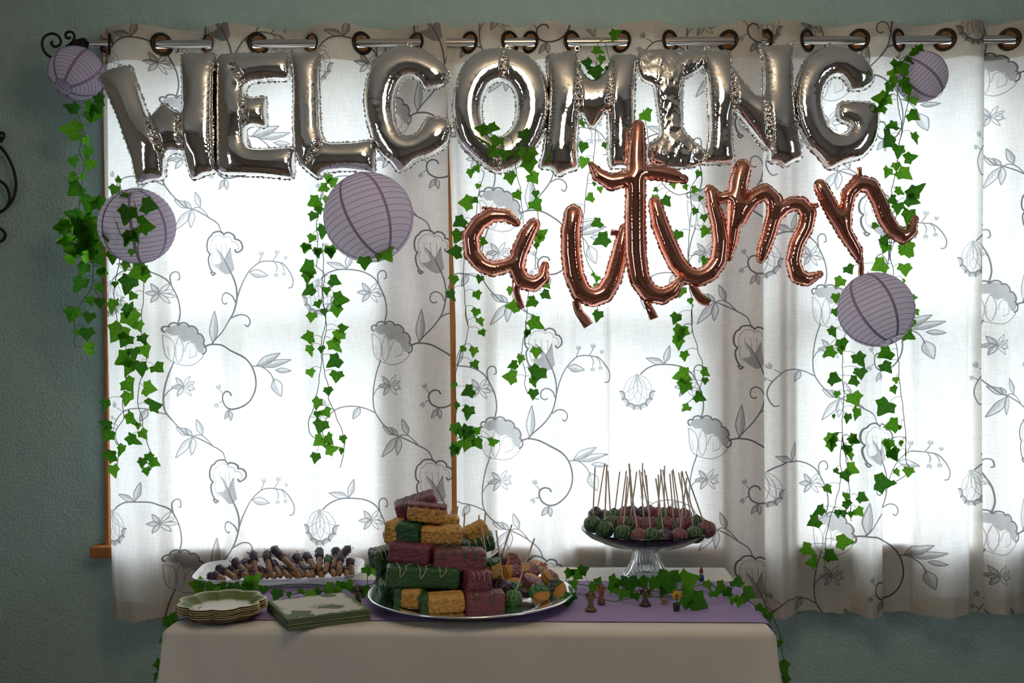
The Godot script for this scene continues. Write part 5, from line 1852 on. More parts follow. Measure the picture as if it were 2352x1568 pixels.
func squiggle(at: Vector3, u: Vector3, v: Vector3, n: int, r: float, mbx: MB) -> void:
	var q := PackedVector3Array()
	for k in n * 4 + 1:
		var t := float(k) / (n * 4)
		q.append(at + u * (t - 0.5) + v * 0.5 * sin(t * n * PI + 0.4))
	mbx.tube(q, r, 5)

const RZ := Vector3(830, 1100, 0.21259)

# crispy bar: centre in the enlargement, depth, size in metres, turn; kind r rice, g green, p purple; dip = share of the bar dipped in the other colour
func bar(label: String, x: float, y: float, z: float, size: Vector3, yaw: float, pitch: float, roll: float, kind: String, dip := "", dip_at := Vector3.ZERO, drizzle := "", drz := 3) -> void:
	var at := W(RZ.x + x * RZ.z, RZ.y + y * RZ.z, z)
	var o := thing("crispy_treat", label, "crispy treat", at, "crispy treats piled on the silver platter")
	o.basis = Basis.from_euler(Vector3(deg_to_rad(pitch), deg_to_rad(yaw), deg_to_rad(roll)))
	var lump := FastNoiseLite.new()
	lump.noise_type = FastNoiseLite.TYPE_CELLULAR
	lump.frequency = 0.16
	var soft := FastNoiseLite.new()
	soft.frequency = 0.09
	var mats := {"r": M.rice, "g": M.green, "p": M.purple, "d": M.dark}
	var mb := MB.new()
	var R := 0.013 if kind == "r" else 0.0085
	if kind == "r":
		mb.rbox(Vector3.ZERO, size, R, 40, lump, 0.0050, x)
	else:
		mb.rbox(Vector3.ZERO, size, R, 24, soft, 0.0021, x)
	part("bar_body", mb.done(true), mats[kind], o)
	if dip:
		mb = MB.new()
		# dip_at: which side is dipped (sign) and how much of it
		var k := 0
		for i in 3:
			if dip_at[i] != 0.0:
				k = i
		var s2 := size + Vector3.ONE * 0.004
		var share := absf(dip_at[k])
		if k == 1:
			s2 -= Vector3(0.007, 0.0, 0.007)
		s2[k] = size[k] * share
		var off := Vector3.ZERO
		off[k] = signf(dip_at[k]) * (size[k] - s2[k] + 0.004) * 0.5
		mb.rbox(off, s2, minf(R, s2[k] * 0.48), 16, soft, 0.0020, x)
		part("coating", mb.done(true), mats[dip], o, {"g": "green candy coating", "p": "purple candy coating", "r": "uncoated end", "d": "dark coating"}[dip])
	if drizzle:
		mb = MB.new()
		# back and forth over the top, spilling over the front edge
		var q := PackedVector3Array()
		var ty := size.y * 0.5 + 0.0012
		var fz := size.z * 0.5 + 0.0010
		for k in drz:
			var x0 := lerpf(-0.42, 0.40, (k + 0.2) / drz) * size.x
			var x1 := lerpf(-0.42, 0.40, (k + 0.6) / drz) * size.x
			var fall := 0.006 + 0.012 * absf(sin(k * 2.4 + x))
			q.append_array(PackedVector3Array([Vector3(x0, ty, -size.z * 0.36), Vector3(x0 + 0.002, ty, size.z * 0.2), Vector3(x0 + 0.004, ty - 0.0018, fz - 0.005), Vector3(x0 + 0.005, ty - 0.007, fz), Vector3(x0 + 0.007, ty - 0.007 - fall, fz + 0.0004), Vector3(x1, ty - 0.007, fz), Vector3(x1 + 0.001, ty - 0.0018, fz - 0.005), Vector3(x1 + 0.002, ty, size.z * 0.2)]))
		mb.tube(catmull(q, 4), 0.0010, 5)
		part("drizzle", mb.done(true), {"c": M.drizzle, "g": M.drizzle_green, "k": M.drizzle_pink}[drizzle], o)

func crispy_pile() -> void:
	# lowest layer
	bar("tan crispy treat at the platter front, green coated left end", 880, 1330, .625, Vector3(.098, .046, .055), 6, 0, 2, "r", "g", Vector3(-.22, 0, 0))
	bar("tan crispy treat with green sides at the lower left of the pile", 540, 1270, .60, Vector3(.060, .046, .060), -8, 0, 0, "r", "g", Vector3(-.28, 0, 0))
	bar("purple crispy treat at the platter front right of the tan one", 1325, 1315, .60, Vector3(.088, .046, .055), 8, 0, -2, "p", "", Vector3.ZERO, "g", 2)
	bar("dark green crispy treat at the left rim of the platter", 330, 1220, .52, Vector3(.055, .060, .070), 12, 0, 8, "g", "", Vector3.ZERO, "c", 3)
	bar("green crispy treat hidden in the middle of the lowest layer", 900, 1290, .50, Vector3(.12, .045, .07), 0, 0, 0, "g")
	bar("purple crispy treat at the back of the lowest layer", 560, 1230, .45, Vector3(.09, .045, .06), 4, 0, 0, "p")
	# second layer
	bar("long green crispy treat with cream drizzle lying across the pile", 665, 1045, .585, Vector3(.160, .046, .056), 10, 0, -4, "g", "", Vector3.ZERO, "c", 3)
	bar("purple crispy treat with pink drizzle on the right of the pile", 1235, 1090, .575, Vector3(.060, .046, .060), 24, 0, -2, "p", "", Vector3.ZERO, "k", 4)
	bar("tan crispy treat hidden behind the long green one", 900, 1060, .47, Vector3(.11, .045, .08), 0, 0, 0, "r")
	bar("dark green drizzled crispy treat at the far left of the pile", 235, 850, .47, Vector3(.052, .046, .065), 28, 0, 6, "g", "", Vector3.ZERO, "c", 4)
	bar("dark green crispy treat under the far left one", 300, 1040, .46, Vector3(.06, .05, .065), 10, 0, 0, "g")
	bar("tan crispy treat with green top edge right of the pile", 1400, 985, .50, Vector3(.042, .046, .055), -18, 0, 12, "r", "g", Vector3(0, .34, 0), "g", 3)
	# third layer
	bar("left purple crispy treat of the middle layer", 545, 790, .55, Vector3(.096, .046, .056), -14, 0, -4, "p")
	bar("right purple crispy treat of the middle layer with green drizzle", 1050, 865, .56, Vector3(.115, .050, .060), 8, 0, -3, "p", "", Vector3.ZERO, "g", 4)
	bar("green crispy treat leaning at the back right of the pile", 1270, 690, .42, Vector3(.072, .036, .060), 6, 8, 14, "g", "", Vector3.ZERO, "c", 4)
	bar("tan crispy treat standing at the back right, behind the sticks", 1240, 570, .41, Vector3(.062, .046, .055), 10, 0, 24, "r")
	bar("green crispy treat bridging the middle layer at the back", 800, 830, .46, Vector3(.12, .046, .07), 0, 0, 0, "g")
	# fourth layer
	bar("tan crispy treat on the right of the fourth layer", 865, 598, .525, Vector3(.100, .046, .056), 4, 0, -2, "r")
	bar("green crispy treat with a tan left end in the fourth layer", 480, 565, .52, Vector3(.078, .046, .060), -16, 0, -2, "g", "r", Vector3(-.42, 0, 0))
	bar("small tan crispy treat at the left edge of the fourth layer", 310, 630, .49, Vector3(.030, .038, .050), 20, 0, 12, "r")
	bar("tan crispy treat hidden behind the fourth layer", 950, 470, .45, Vector3(.050, .040, .050), 0, 0, 0, "r")
	bar("purple crispy treat hidden under the top of the pile", 650, 560, .45, Vector3(.09, .046, .06), 0, 0, 0, "p")
	# top
	bar("tan crispy treat near the top with a purple icing top", 705, 372, .515, Vector3(.092, .042, .055), 4, 0, -7, "r", "p", Vector3(0, .15, 0), "k", 3)
	bar("topmost purple crispy treat, tilted, with green drizzle", 600, 300, .46, Vector3(.098, .050, .055), 8, 10, 17, "p", "", Vector3.ZERO, "g", 4)

func pop_at(label: String, group: String, base: Vector3, tip: Vector3, r: float, coat: Material, driz: Material, sprinkled: bool) -> void:
	var o := thing("cake_pop", label, "cake pop", base, group)
	var soft := FastNoiseLite.new()
	soft.frequency = 0.06
	var mb := MB.new()
	# slightly boxy ball that tapers up to the stick
	var prof := []
	for i in 13:
		var a := -PI / 2.0 + PI * i / 12.0
		var sq := 1.0 + 0.10 * sin(2.0 * absf(a))
		prof.append(Vector2(cos(a) * r * sq, sin(a) * r * 0.96))
	prof[12] = Vector2(0.0030, r * 1.12)
	prof[11] = Vector2(r * 0.34, r * 0.97)
	mb.lathe(prof, 20, Basis(Vector3(rng.randf(), 0, rng.randf()).normalized(), 0.12))
	for i in mb.v.size():
		mb.v[i] += mb.v[i].normalized() * 0.0022 * soft.get_noise_3d((mb.v[i].x + base.x) * 1000.0, mb.v[i].y * 1000.0, (mb.v[i].z + base.z) * 1000.0)
	part("cake_ball", mb.done(true), coat, o)
	mb = MB.new()
	var dir := (tip - base).normalized()
	mb.tube(PackedVector3Array([dir * r * 0.5, (tip - base) * 0.5, tip - base]), 0.0018, 8)
	part("stick", mb.done(true), M.stick, o, "pale lollipop stick")
	if driz:
		mb = MB.new()
		var q := PackedVector3Array()
		var ph := rng.randf() * 3.0
		for k in 40:
			var t := k / 39.0
			var th := lerpf(0.45, 1.55, 0.5 + 0.5 * sin(t * 14.0 + ph)) + 0.1 * sin(k * 1.7 + ph)
			var az := -PI / 2.0 + (t - 0.5) * (1.2 + ph * 0.4) + 0.2 * sin(ph + k * 0.6) + (ph - 1.5) * 0.4
			q.append(Vector3(sin(th) * cos(az), cos(th), -sin(th) * sin(az)) * (r * 1.085))
		mb.tube(q, 0.00045, 4)
		part("drizzle", mb.done(true), driz, o)
	if sprinkled:
		mb = MB.new()
		for k in 22:
			var th := rng.randf_range(0.2, 1.7)
			var az := rng.randf() * TAU
			var p := Vector3(sin(th) * cos(az), cos(th), -sin(th) * sin(az)) * (r * 1.05)
			mb.rbox(p, Vector3.ONE * 0.0024, 0.0007, 1, null, 0, 0, Basis(Vector3.UP, rng.randf() * 3.0), [Color(0.35, 0.02, 0.03), Color(0.02, 0.22, 0.20), Color(0.30, 0.08, 0.18), Color(0.5, 0.46, 0.4)][k % 4])
		part("sprinkles", mb.done(false), M.tint, o, "", "stuff")

func platter_pops() -> void:
	# x, y of the ball, stick tip, depth, colour
	for d in [[1640, 1290, 1870, 640, .575, "g", "green cake pop at the platter's front rim, its stick leaning right"],
			[1540, 1185, 1456, 550, .53, "d", "dark cake pop behind the green one, its stick leaning left"],
			[1392, 1110, 1304, 525, .50, "d", "dark cake pop beside the drizzled purple treat, its stick leaning left"],
			[1490, 900, 1627, 490, .42, "d", "cake pop behind the cookies with a stick leaning right"],
			[1000, 620, 1041, 294, .36, "d", "cake pop behind the pile, stick beside the orange gap"],
			[1098, 660, 1118, 364, .36, "p", "purple cake pop behind the pile, stick upright between the tan treats"],
			[1262, 640, 1271, 390, .34, "g", "cake pop behind the standing tan treat, shortest stick showing"],
			[1318, 680, 1341, 349, .35, "d", "cake pop behind the leaning green treat, tall upright stick"]]:
		var base := W(RZ.x + d[0] * RZ.z, RZ.y + d[1] * RZ.z, d[4])
		var tip := W(RZ.x + d[2] * RZ.z, RZ.y + d[3] * RZ.z, d[4] + 0.01)
		pop_at(d[6], "cake pops on the silver platter", base, tip, 0.0205, {"g": M.green_light, "d": M.dark, "p": M.purple}[d[5]], M.drizzle if d[5] == "g" else null, d[5] == "d")

func cookies() -> void:
	var ci := 0
	# x, y, depth, tilt about x, tilt about z, icing, label
	for d in [[1610, 900, .42, 35, -14, "p", "sandwich cookie with purple icing stripes at the top of the cookie heap"],
			[1545, 1040, .47, 70, -60, "", "plain golden sandwich cookie standing on edge beside the sticks"],
			[1635, 1010, .46, 20, -6, "p", "purple iced sandwich cookie under the topmost one"],
			[1815, 985, .44, 24, 10, "p", "purple iced sandwich cookie in the middle of the heap"],
			[1840, 1100, .50, 22, 16, "p", "purple striped sandwich cookie lying in front of the heap"],
			[1905, 950, .38, 14, 12, "w", "sandwich cookie with red and white icing at the back of the heap"],
			[2040, 1070, .44, 30, 30, "s", "sandwich cookie with dark swirled icing at the right of the heap"],
			[1925, 1235, .56, 38, 10, "g", "golden sandwich cookie dipped in green with teal sprinkles, nearest the rim"],
			[2105, 1195, .52, 40, -20, "t", "green and dark iced sandwich cookie at the right rim"],
			[1650, 1150, .51, 20, -10, "g", "sandwich cookie half dipped in green beside the green cake pop"],
			[1700, 1080, .42, 10, 0, "", "plain golden sandwich cookie under the heap"],
			[1930, 1120, .43, 8, 0, "", "plain golden sandwich cookie under the right of the heap"],
			[1760, 1210, .52, 10, 0, "d", "dark dipped sandwich cookie behind the green cake pop"]]:
		var at := W(RZ.x + d[0] * RZ.z, RZ.y + d[1] * RZ.z, d[2])
		var turn_icing := Basis(Vector3.UP, [-1.3, 0.0, -1.0, -1.1, 0.3, -0.9, -1.3, 2.9, 2.4, 0.4, 0.0, 0.0, 1.0][ci])
		ci += 1
		var o := thing("sandwich_cookie", d[6], "cookie", at, "sandwich cookies on the silver platter")
		o.basis = Basis.from_euler(Vector3(deg_to_rad(d[3]), 0.3, deg_to_rad(-d[4])))
		var r := 0.0235
		for s in [1.0, -1.0]:
			var mb := MB.new()
			var prof := [Vector2(0, 0.0016), Vector2(r * 0.96, 0.0016), Vector2(r, 0.003), Vector2(r, 0.0055), Vector2(r * 0.93, 0.0075), Vector2(r * 0.5, 0.0084), Vector2(0, 0.0086)]
			mb.lathe(prof, 36, Basis() if s > 0 else Basis(Vector3.RIGHT, PI), Vector3.ZERO, Vector2(24, 0.03), [], r * 0.9)
			part("wafer", mb.done(true), M.cookie, o)
		var mb2 := MB.new()
		mb2.lathe([Vector2(0, -0.0016), Vector2(r * 0.9, -0.0016), Vector2(r * 0.93, 0), Vector2(r * 0.9, 0.0016), Vector2(0, 0.0016)], 28)
		part("cream_filling", mb2.done(true), M.drizzle, o)
		if d[5] != "":
			var icing: Material = {"p": M.purple, "w": M.drizzle, "s": M.purple, "g": M.green_light, "t": M.green, "d": M.dark}[d[5]]
			mb2 = MB.new()
			# candy shell over one half of the top
			var first := true
			var rows := 8
			var n := 26
			for i in rows + 1:
				for k in n + 1:
					var a := lerpf(-0.25, PI + 0.25, float(k) / n)
					var f := float(i) / rows
					var rr := r * 1.06 * f
					var yy := 0.0096 if f < 0.9 else 0.0096 - (f - 0.9) * 0.05
					mb2.add(turn_icing.inverse() * Vector3(cos(a) * rr, yy, sin(a) * rr))
			for i in rows:
				for k in n:
					var a := i * (n + 1) + k
					mb2.quad(a, a + n + 1, a + n + 2, a + 1)
			for k in n + 1:
				var a := lerpf(-0.25, PI + 0.25, float(k) / n)
				mb2.add(turn_icing.inverse() * Vector3(cos(a) * r * 1.06, -0.004, sin(a) * r * 1.06))
			var b0 := rows * (n + 1)
			for k in n:
				mb2.quad(b0 + k, b0 + n + 1 + k, b0 + n + 2 + k, b0 + k + 1)
			part("icing", mb2.done(true), icing, o)
			mb2 = MB.new()
			squiggle(turn_icing.inverse() * Vector3(0, 0.0104, r * 0.45), turn_icing.inverse() * Vector3(r * 1.5, 0, 0), turn_icing.inverse() * Vector3(0, 0, r * 0.7), 5, 0.0006, mb2)
			part("drizzle", mb2.done(true), M.drizzle_pink if d[5] == "p" else M.drizzle, o)
			if d[5] in ["g", "w", "t"]:
				mb2 = MB.new()
				for k in 12:
					var a := rng.randf_range(0.2, PI - 0.2)
					var rr := r * rng.randf_range(0.2, 0.9)
					mb2.ball(turn_icing.inverse() * Vector3(cos(a) * rr, 0.011, sin(a) * rr), Vector3.ONE * 0.0021, 7, 5)
					mb2.c.fill(Color(0.02, 0.20, 0.19) if d[5] == "g" else Color(0.4, 0.03, 0.04) if d[5] == "w" else Color(0.08, 0.06, 0.16))
				part("sprinkles", mb2.done(true), M.tint, o, "", "stuff")

# ---------------------------------------------------------------- glass stand with cake pops
func cake_stand() -> void:
	var c := G(1478, 1319, TOP + 0.002)
	c.z = 0.275
	c.x = W(1484, 1319, c.z).x
	var o := thing("cake_stand", "footed clear glass cake stand carrying cake pops", "cake stand", Vector3(c.x, TOP + 0.003, c.z))
	var mb := MB.new()
	mb.lathe([Vector2(0, 0.083), Vector2(0.05, 0.084), Vector2(0.10, 0.0915), Vector2(0.14, 0.107), Vector2(0.157, 0.1185), Vector2(0.1615, 0.1195), Vector2(0.1605, 0.114), Vector2(0.146, 0.101), Vector2(0.106, 0.083), Vector2(0.05, 0.0755), Vector2(0, 0.0755)].map(func(p): return p), 72)
	for t in range(0, mb.idx.size(), 3):
		var s := mb.idx[t + 1]
		mb.idx[t + 1] = mb.idx[t + 2]
		mb.idx[t + 2] = s
	part("stand_dish", mb.done(true), M.dish, o)
	mb = MB.new()
	mb.lathe([Vector2(0.051, 0.001), Vector2(0.056, 0.0), Vector2(0.0610, 0.002), Vector2(0.059, 0.006), Vector2(0.050, 0.016), Vector2(0.039, 0.034), Vector2(0.0335, 0.055), Vector2(0.0318, 0.072), Vector2(0.033, 0.0752)], 192, Basis(), Vector3.ZERO, Vector2(28, 0.055), [], 0.01)
	mb.lathe([Vector2(0.033, 0.0752), Vector2(0.0255, 0.0752), Vector2(0.0255, 0.060), Vector2(0.030, 0.040), Vector2(0.040, 0.018), Vector2(0.048, 0.007), Vector2(0.051, 0.001)], 64)
	part("ribbed_foot", mb.done(true), M.glass, o)
	# ball, stick tip (pixels of an enlargement), colour
	const Z := Vector3(1280, 1040, 0.2551)
	var pops := [
		[318, 642, 340, 128, "g"], [425, 692, 445, 108, "g"], [590, 728, 632, 210, "g"], [732, 758, 652, 240, "p"], [846, 756, 800, 198, "g"], [966, 762, 886, 228, "d"], [1098, 756, 1166, 222, "p"], [1240, 736, 1122, 160, "g"], [1342, 690, 1156, 165, "p"],
		[485, 640, 455, 160, "g"], [560, 650, 622, 160, "p"], [650, 650, 716, 165, "g"], [700, 645, 648, 95, "s"], [788, 660, 740, 150, "p"], [845, 655, 758, 172, "s"], [915, 660, 910, 195, "g"], [990, 655, 930, 145, "s"], [1055, 680, 1012, 185, "g"], [1120, 660, 1042, 145, "p"], [1180, 640, 1092, 175, "p"], [1255, 640, 1120, 172, "g"],
		[352, 568, 428, 92, "d"], [430, 590, 446, 112, "g"], [512, 578, 562, 168, "g"], [610, 560, 660, 150, "s"], [672, 555, 645, 98, "d"], [765, 565, 768, 90, "d"], [835, 550, 784, 150, "s"], [900, 570, 935, 160, "s"], [962, 575, 966, 115, "g"], [1015, 560, 950, 150, "p"], [1075, 575, 1032, 160, "p"], [1140, 575, 1116, 175, "p"]]
	var rowname := []
	var counts := {}
	var list := []
	for i in pops.size():
		list.append(i)
	list.sort_custom(func(a, b): return pops[a][0] < pops[b][0])
	for i in list:
		var d: Array = pops[i]
		var row := "front" if i < 9 else "middle" if i < 21 else "back"
		var col: String = {"g": "green", "p": "purple", "d": "dark", "s": "sprinkled purple"}[d[4]]
		var key := row + col
		counts[key] = counts.get(key, -1) + 1
		var r := 0.0218
		var px: float = Z.x + d[0] * Z.z
		var py: float = Z.y + d[1] * Z.z
		var base := G(px, py, TOP + 0.128)
		base.z = [c.z + 0.118, c.z + 0.02, c.z - 0.075][["front", "middle", "back"].find(row)] - 0.055 * pow((px - 1484.0) / 140.0, 2.0) * (1.0 if row == "front" else 0.0)
		base = W(px, py, base.z)
		var tip := W(Z.x + d[2] * Z.z, Z.y + d[3] * Z.z, base.z + rng.randf_range(-0.03, 0.0))
		pop_at("%s %s cake pop from left in the %s row on the glass stand" % [ordinal(counts[key]), col, row], "cake pops on the glass stand", base, tip, r, {"g": M.green, "p": M.purple, "d": M.dark, "s": M.purple}[d[4]], M.drizzle if (i < 10 and d[4] != "d") or d[4] == "g" else M.drizzle_pink if d[4] == "p" else M.drizzle if i == 5 else null, d[4] in ["s", "d"] and i > 8)

# ---------------------------------------------------------------- little figures and table ivy
func table_ivy() -> void:
	const Z := Vector3(1280, 1040, 0.2551)
	const Y := Vector3(380, 1220, 0.21259)
	var lay := func(label: String, reg: Vector3, leaves: Array, stems: Array, rise: float) -> void:
		var p0 := G(reg.x + stems[0][0][0] * reg.z, reg.y + stems[0][0][1] * reg.z, TOP + 0.012)
		var o := thing("ivy_garland", label, "ivy", p0, "artificial ivy garlands")
		var vine := MB.new()
		var paths := []
		for st in stems:
			var q := PackedVector3Array()
			for p in st:
				var h: float = p[2] if p.size() > 2 else 0.012
				q.append((W(reg.x + p[0] * reg.z, reg.y + p[1] * reg.z, p[3]) if p.size() > 3 else G(reg.x + p[0] * reg.z, reg.y + p[1] * reg.z, TOP + h)) - p0)
			q = catmull(q, 6)
			vine.tube(q, 0.0012, 5)
			paths.append(q)
		for l in leaves:
			var px: float = reg.x + l[0] * reg.z
			var py: float = reg.y + l[1] * reg.z
			var h: float = l[4] if l.size() > 4 else rise
			var w := W(px, py, l[5]) if l.size() > 5 else G(px, py, TOP + h)
			var size: float = l[2] * reg.z * psz(w.z) * 1.15
			var a := deg_to_rad(l[3] + rng.randf_range(-12, 12))
			var tip := Vector3(cos(a), -sin(a), 0)
			var b := Basis(tip.cross(Vector3(0, 0, -1)), -tip, Vector3(0, 0, 1)) * Basis(Vector3.RIGHT, rng.randf_range(-0.5, 0.2)) * Basis(Vector3.UP, rng.randf_range(-0.5, 0.5))
			var p := w - p0 - b * Vector3(0, -0.36, 0) * size
			var mi := MeshInstance3D.new()
			mi.name = "leaf"
			mi.mesh = leaf_shapes[rng.randi() % leaf_shapes.size()]
			mi.material_override = M.leaves[rng.randi() % M.leaves.size()]
			mi.transform = Transform3D(b.scaled(Vector3.ONE * size), p)
			o.add_child(mi, true)
			var near := Vector3.ZERO
			var best := 1e9
			for q in paths:
				for c in q:
					if (c - p).length() < best:
						best = (c - p).length()
						near = c
			if best < 0.15 and best > 0.003:
				vine.tube(catmull(PackedVector3Array([near, near.lerp(p, 0.5) + Vector3(0, 0.004, 0.002), p]), 4), 0.0007, 4)
		part("vine_stem", vine.done(true), M.vine, o)
	(lay as Callable).call("ivy garland lying along the lavender runner from the platter to the right table end", Z,
		[[180, 1075, 130, 320, .05], [240, 1050, 90, 330, .06], [105, 1085, 90, 100, .05], [150, 1185, 90, 60], [110, 1310, 110, 90], [60, 1330, 90, 60], [370, 1150, 70, 300, .03], [320, 1220, 100, 100], [500, 1170, 130, 120, .035], [520, 1230, 90, 60], [650, 1190, 160, 90, .03], [590, 1270, 100, 120], [770, 1170, 110, 45, .03], [870, 1180, 120, 110, .03], [1000, 1150, 185, 100, .05], [950, 1240, 120, 120], [1185, 1145, 165, 340, .05], [1170, 1270, 130, 90], [1275, 1345, 165, 30], [1160, 1350, 110, 100], [1040, 1230, 100, 60], [1480, 1210, 100, 20], [1360, 1190, 90, 60], [1440, 1260, 80, 100], [1540, 1260, 90, 60], [1620, 1160, 110, 290, .035], [1725, 1270, 120, 20, .03], [1640, 1335, 90, 120], [1400, 1270, 70, 40], [1580, 1330, 70, 120], [1820, 1395, 70, 60], [1860, 1430, 80, 90, .0], [1905, 1475, 70, 70, -.03], [800, 1280, 90, 100], [710, 1290, 80, 60]],
		[[[60, 1190], [180, 1180], [300, 1200], [450, 1210], [620, 1240], [800, 1240], [1000, 1250], [1180, 1220], [1330, 1180], [1480, 1230], [1620, 1290], [1750, 1350], [1830, 1420], [1880, 1470, .0], [1920, 1520, -.04]], [[260, 1280], [430, 1320], [520, 1335], [640, 1310], [800, 1300], [940, 1290]], [[600, 1120], [700, 1080], [860, 1080], [1000, 1090], [1100, 1105]]], 0.018)
	(lay as Callable).call("ivy garland lying between the pretzel tray, the plates and the napkins", Y,
		[[345, 580, 160, 200, .012], [480, 610, 120, 120], [620, 605, 120, 60], [560, 650, 100, 90], [740, 620, 130, 90], [950, 530, 180, 330, .035], [870, 610, 130, 120, .02], [1060, 630, 90, 90], [1200, 690, 130, 110], [1340, 690, 70, 90], [1560, 690, 120, 80], [1470, 650, 80, 60], [1640, 660, 90, 120], [1780, 620, 120, 30, .02], [1890, 590, 100, 100, .02], [1980, 590, 120, 60, .02], [1860, 650, 80, 90], [2180, 410, 120, 300, .045], [2250, 420, 100, 80, .045], [2130, 660, 150, 90], [2060, 640, 110, 60], [2220, 680, 100, 110], [2300, 560, 80, 70]],
		[[[330, 590], [500, 600], [700, 590], [900, 580], [1080, 600], [1250, 580], [1450, 570], [1700, 580], [1900, 620], [2100, 600], [2250, 560], [2300, 500]], [[1280, 600], [1330, 680], [1480, 660], [1700, 650], [1900, 640]], [[2180, 460, .03], [2190, 590], [2240, 600]]], 0.014)
	ivy_over_end()

func ivy_over_end() -> void:
	pass

func figure(label: String, px: float, py: float, h: float, cols: Array, kind: String) -> void:
	# py: where it stands
	var at := G(px, py, TOP + 0.003)
	var o := thing("garden_figurine", label, "figurine", at, "miniature garden figurines on the runner")
	var mk := func(c: Color) -> Material:
		return mat(c.srgb_to_linear().lerp(Color.BLACK, 0.35).linear_to_srgb(), 0.45)
	var mb := MB.new()
	if kind == "gnome":
		mb.lathe([Vector2(0, 0), Vector2(0.0062, 0), Vector2(0.0068, h * .12), Vector2(0.0062, h * .3), Vector2(0.0045, h * .45), Vector2(0.002, h * .5), Vector2(0, h * .5)], 16)
		part("coat", mb.done(true), (mk as Callable).call(cols[0]), o)
		mb = MB.new()
		mb.ball(Vector3(0, h * .55, 0.0005), Vector3(0.0042, 0.0044, 0.0042), 12, 8)
		part("head", mb.done(true), (mk as Callable).call(lin(.36, .2, .13)), o)
		mb = MB.new()
		mb.lathe([Vector2(0, -0.001), Vector2(0.0056, 0), Vector2(0.005, h * .08), Vector2(0.0032, h * .22), Vector2(0.0014, h * .33), Vector2(0, h * .37)], 14, Basis(), Vector3(0, h * .63, 0))
		part("pointed_hat", mb.done(true), (mk as Callable).call(cols[1]), o)
		mb = MB.new()
		mb.lathe([Vector2(0, -h * .2), Vector2(0.002, -h * .12), Vector2(0.0038, 0), Vector2(0, 0.001)], 12, Basis(), Vector3(0, h * .53, 0.0028))
		part("beard", mb.done(true), (mk as Callable).call(lin(.4, .38, .36)), o)
		return
	# seated or standing fairies: mound, skirt, torso, head with hair, arms and wings
	mb.ball(Vector3(0, 0.0035, 0), Vector3(0.013 if kind != "stand" else 0.009, 0.0055, 0.011), 16, 8, nz, 0.002)
	part("stone_base", mb.done(true), (mk as Callable).call(cols[0]), o)
	mb = MB.new()
	mb.lathe([Vector2(0, 0.003), Vector2(0.0085, 0.004), Vector2(0.0075, h * .25), Vector2(0.0042, h * .45), Vector2(0.0045, h * .6), Vector2(0.0036, h * .7), Vector2(0.0012, h * .74), Vector2(0, h * .74)], 18)
	part("dress", mb.done(true), (mk as Callable).call(cols[1]), o)
	mb = MB.new()
	mb.ball(Vector3(0, h * .84, 0), Vector3(0.0040, 0.0047, 0.0042), 14, 10)
	part("head", mb.done(true), (mk as Callable).call(lin(.34, .2, .13)), o)
	mb = MB.new()
	mb.ball(Vector3(0, h * .87, -0.0012), Vector3(0.0049, 0.0050, 0.0046), 14, 8, nz, 0.0012)
	part("hair", mb.done(true), (mk as Callable).call(cols[2]), o)
	for s in [-1.0, 1.0]:
		mb = MB.new()
		mb.tube(PackedVector3Array([Vector3(s * 0.0038, h * .68, 0), Vector3(s * 0.0062, h * .52, 0.002), Vector3(s * 0.0035, h * .38, 0.0055)]), [0.0015, 0.0013, 0.001], 8)
		part("arm", mb.done(true), (mk as Callable).call(lin(.34, .2, .13)), o)
		mb = MB.new()
		mb.ball(Vector3(s * 0.0062, h * .66, -0.0042), Vector3(0.0048, h * .20, 0.0007), 12, 8, null, 0.0, Basis(Vector3.BACK, -s * 0.35))
		part("wing", mb.done(true), (mk as Callable).call(cols[3]), o)

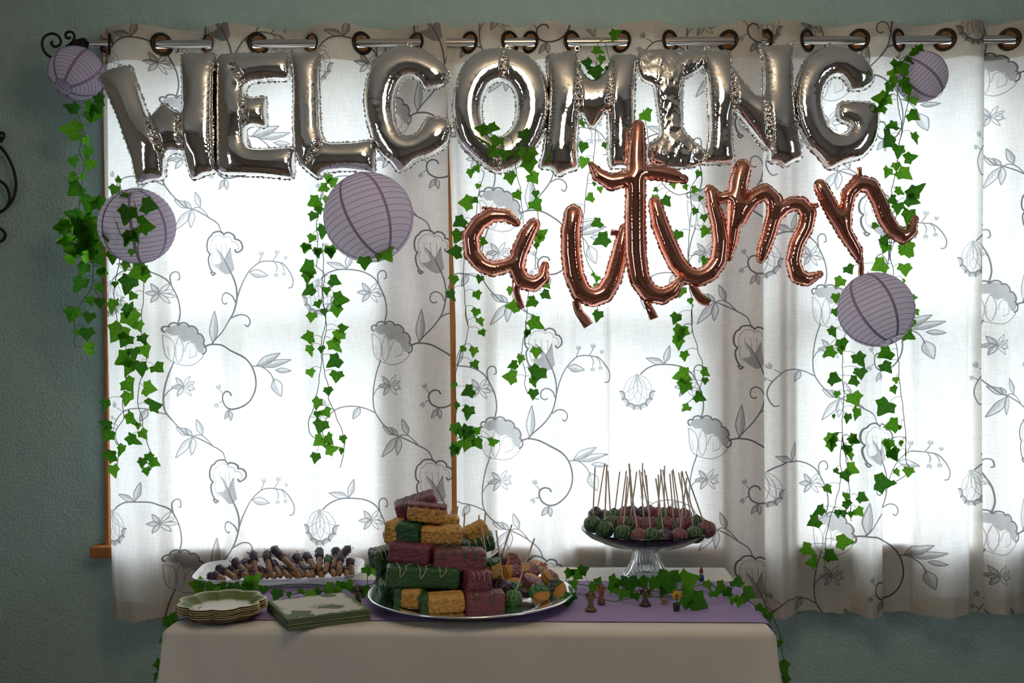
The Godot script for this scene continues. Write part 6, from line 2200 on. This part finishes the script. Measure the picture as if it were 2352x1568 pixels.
func figures() -> void:
	figure("tiny gnome figurine with a red pointed hat behind the table ivy", 1611, 1333, 0.034, [lin(.03, .06, .22), lin(.36, .015, .02)], "gnome")
	figure("tiny seated fairy figurine in green and orange at the runner's front edge", 1357, 1403, 0.046, [lin(.22, .10, .03), lin(.14, .15, .035), lin(.09, .03, .015), lin(.25, .13, .05)], "sit")
	figure("tiny standing fairy figurine with a yellow wing and pink dress", 1381, 1387, 0.047, [lin(.12, .07, .04), lin(.28, .08, .10), lin(.12, .04, .02), lin(.45, .24, .03)], "stand")
	figure("tiny dark brown figurine among the ivy under the cake stand", 1482, 1391, 0.042, [lin(.05, .03, .025), lin(.06, .04, .03), lin(.035, .02, .015), lin(.07, .045, .035)], "sit")
	figure("tiny dark brown figurine at the back corner of the napkins", 822, 1393, 0.048, [lin(.03, .018, .015), lin(.045, .02, .015), lin(.03, .015, .01), lin(.05, .03, .025)], "stand")
	figure("tiny fairy figurine with an orange wing half hidden by ivy before the tray", 578, 1362, 0.050, [lin(.06, .05, .03), lin(.10, .16, .03), lin(.10, .05, .02), lin(.50, .24, .02)], "stand")
	# sunflower in a dark pot
	var at := G(1554, 1402, TOP + 0.003)
	var o := thing("flower_pot", "tiny dark pot with a yellow flower on the runner", "flower pot", at)
	var mb := MB.new()
	mb.lathe([Vector2(0, 0), Vector2(0.0062, 0), Vector2(0.0078, 0.012), Vector2(0.0088, 0.0125), Vector2(0.0088, 0.0155), Vector2(0.0072, 0.0158), Vector2(0.0066, 0.013), Vector2(0, 0.013)], 20)
	part("pot", mb.done(true), mat(lin(.03, .035, .03), 0.5), o)
	mb = MB.new()
	mb.tube(PackedVector3Array([Vector3(0, 0.012, 0), Vector3(0.001, 0.022, 0.001), Vector3(0, 0.032, 0.002)]), 0.0011, 6)
	part("flower_stem", mb.done(true), M.vine, o)
	for k in 9:
		mb = MB.new()
		var b := Basis(Vector3.BACK, TAU * k / 9.0) * Basis(Vector3.RIGHT, -0.25)
		mb.ball(Vector3(0, 0.034, 0.003) + b * Vector3(0, 0.0065, 0), Vector3(0.0029, 0.0050, 0.0007), 8, 6, null, 0, b)
		part("petal", mb.done(true), mat(lin(.55, .30, .015), 0.5), o)
	mb = MB.new()
	mb.ball(Vector3(0, 0.034, 0.004), Vector3(0.0036, 0.0036, 0.0022), 12, 8)
	part("flower_centre", mb.done(true), mat(lin(.20, .07, .012), 0.6), o)
	# little snail
	at = G(1524, 1387, TOP + 0.003)
	o = thing("snail_figurine", "tiny brown snail figurine in front of the ivy", "figurine", at, "miniature garden figurines on the runner")
	mb = MB.new()
	var q := PackedVector3Array()
	var rr := []
	for k in 30:
		var t := k / 29.0
		var a := t * TAU * 1.9
		q.append(Vector3(cos(a) * 0.0045 * (1.0 - t * 0.85), 0.0068 + sin(a) * 0.0045 * (1.0 - t * 0.85), 0.0018 * t))
		rr.append(0.0028 * (1.0 - t * 0.75))
	mb.tube(q, rr, 10)
	part("shell", mb.done(true), mat(lin(.28, .13, .07), 0.4), o)
	mb = MB.new()
	mb.tube(PackedVector3Array([Vector3(-0.009, 0.001, 0), Vector3(-0.003, 0.0018, 0), Vector3(0.004, 0.002, 0), Vector3(0.008, 0.0035, 0), Vector3(0.0095, 0.007, 0)]), [0.0006, 0.0016, 0.0018, 0.0016, 0.0012], 10)
	part("body", mb.done(true), mat(lin(.22, .17, .10), 0.5), o)
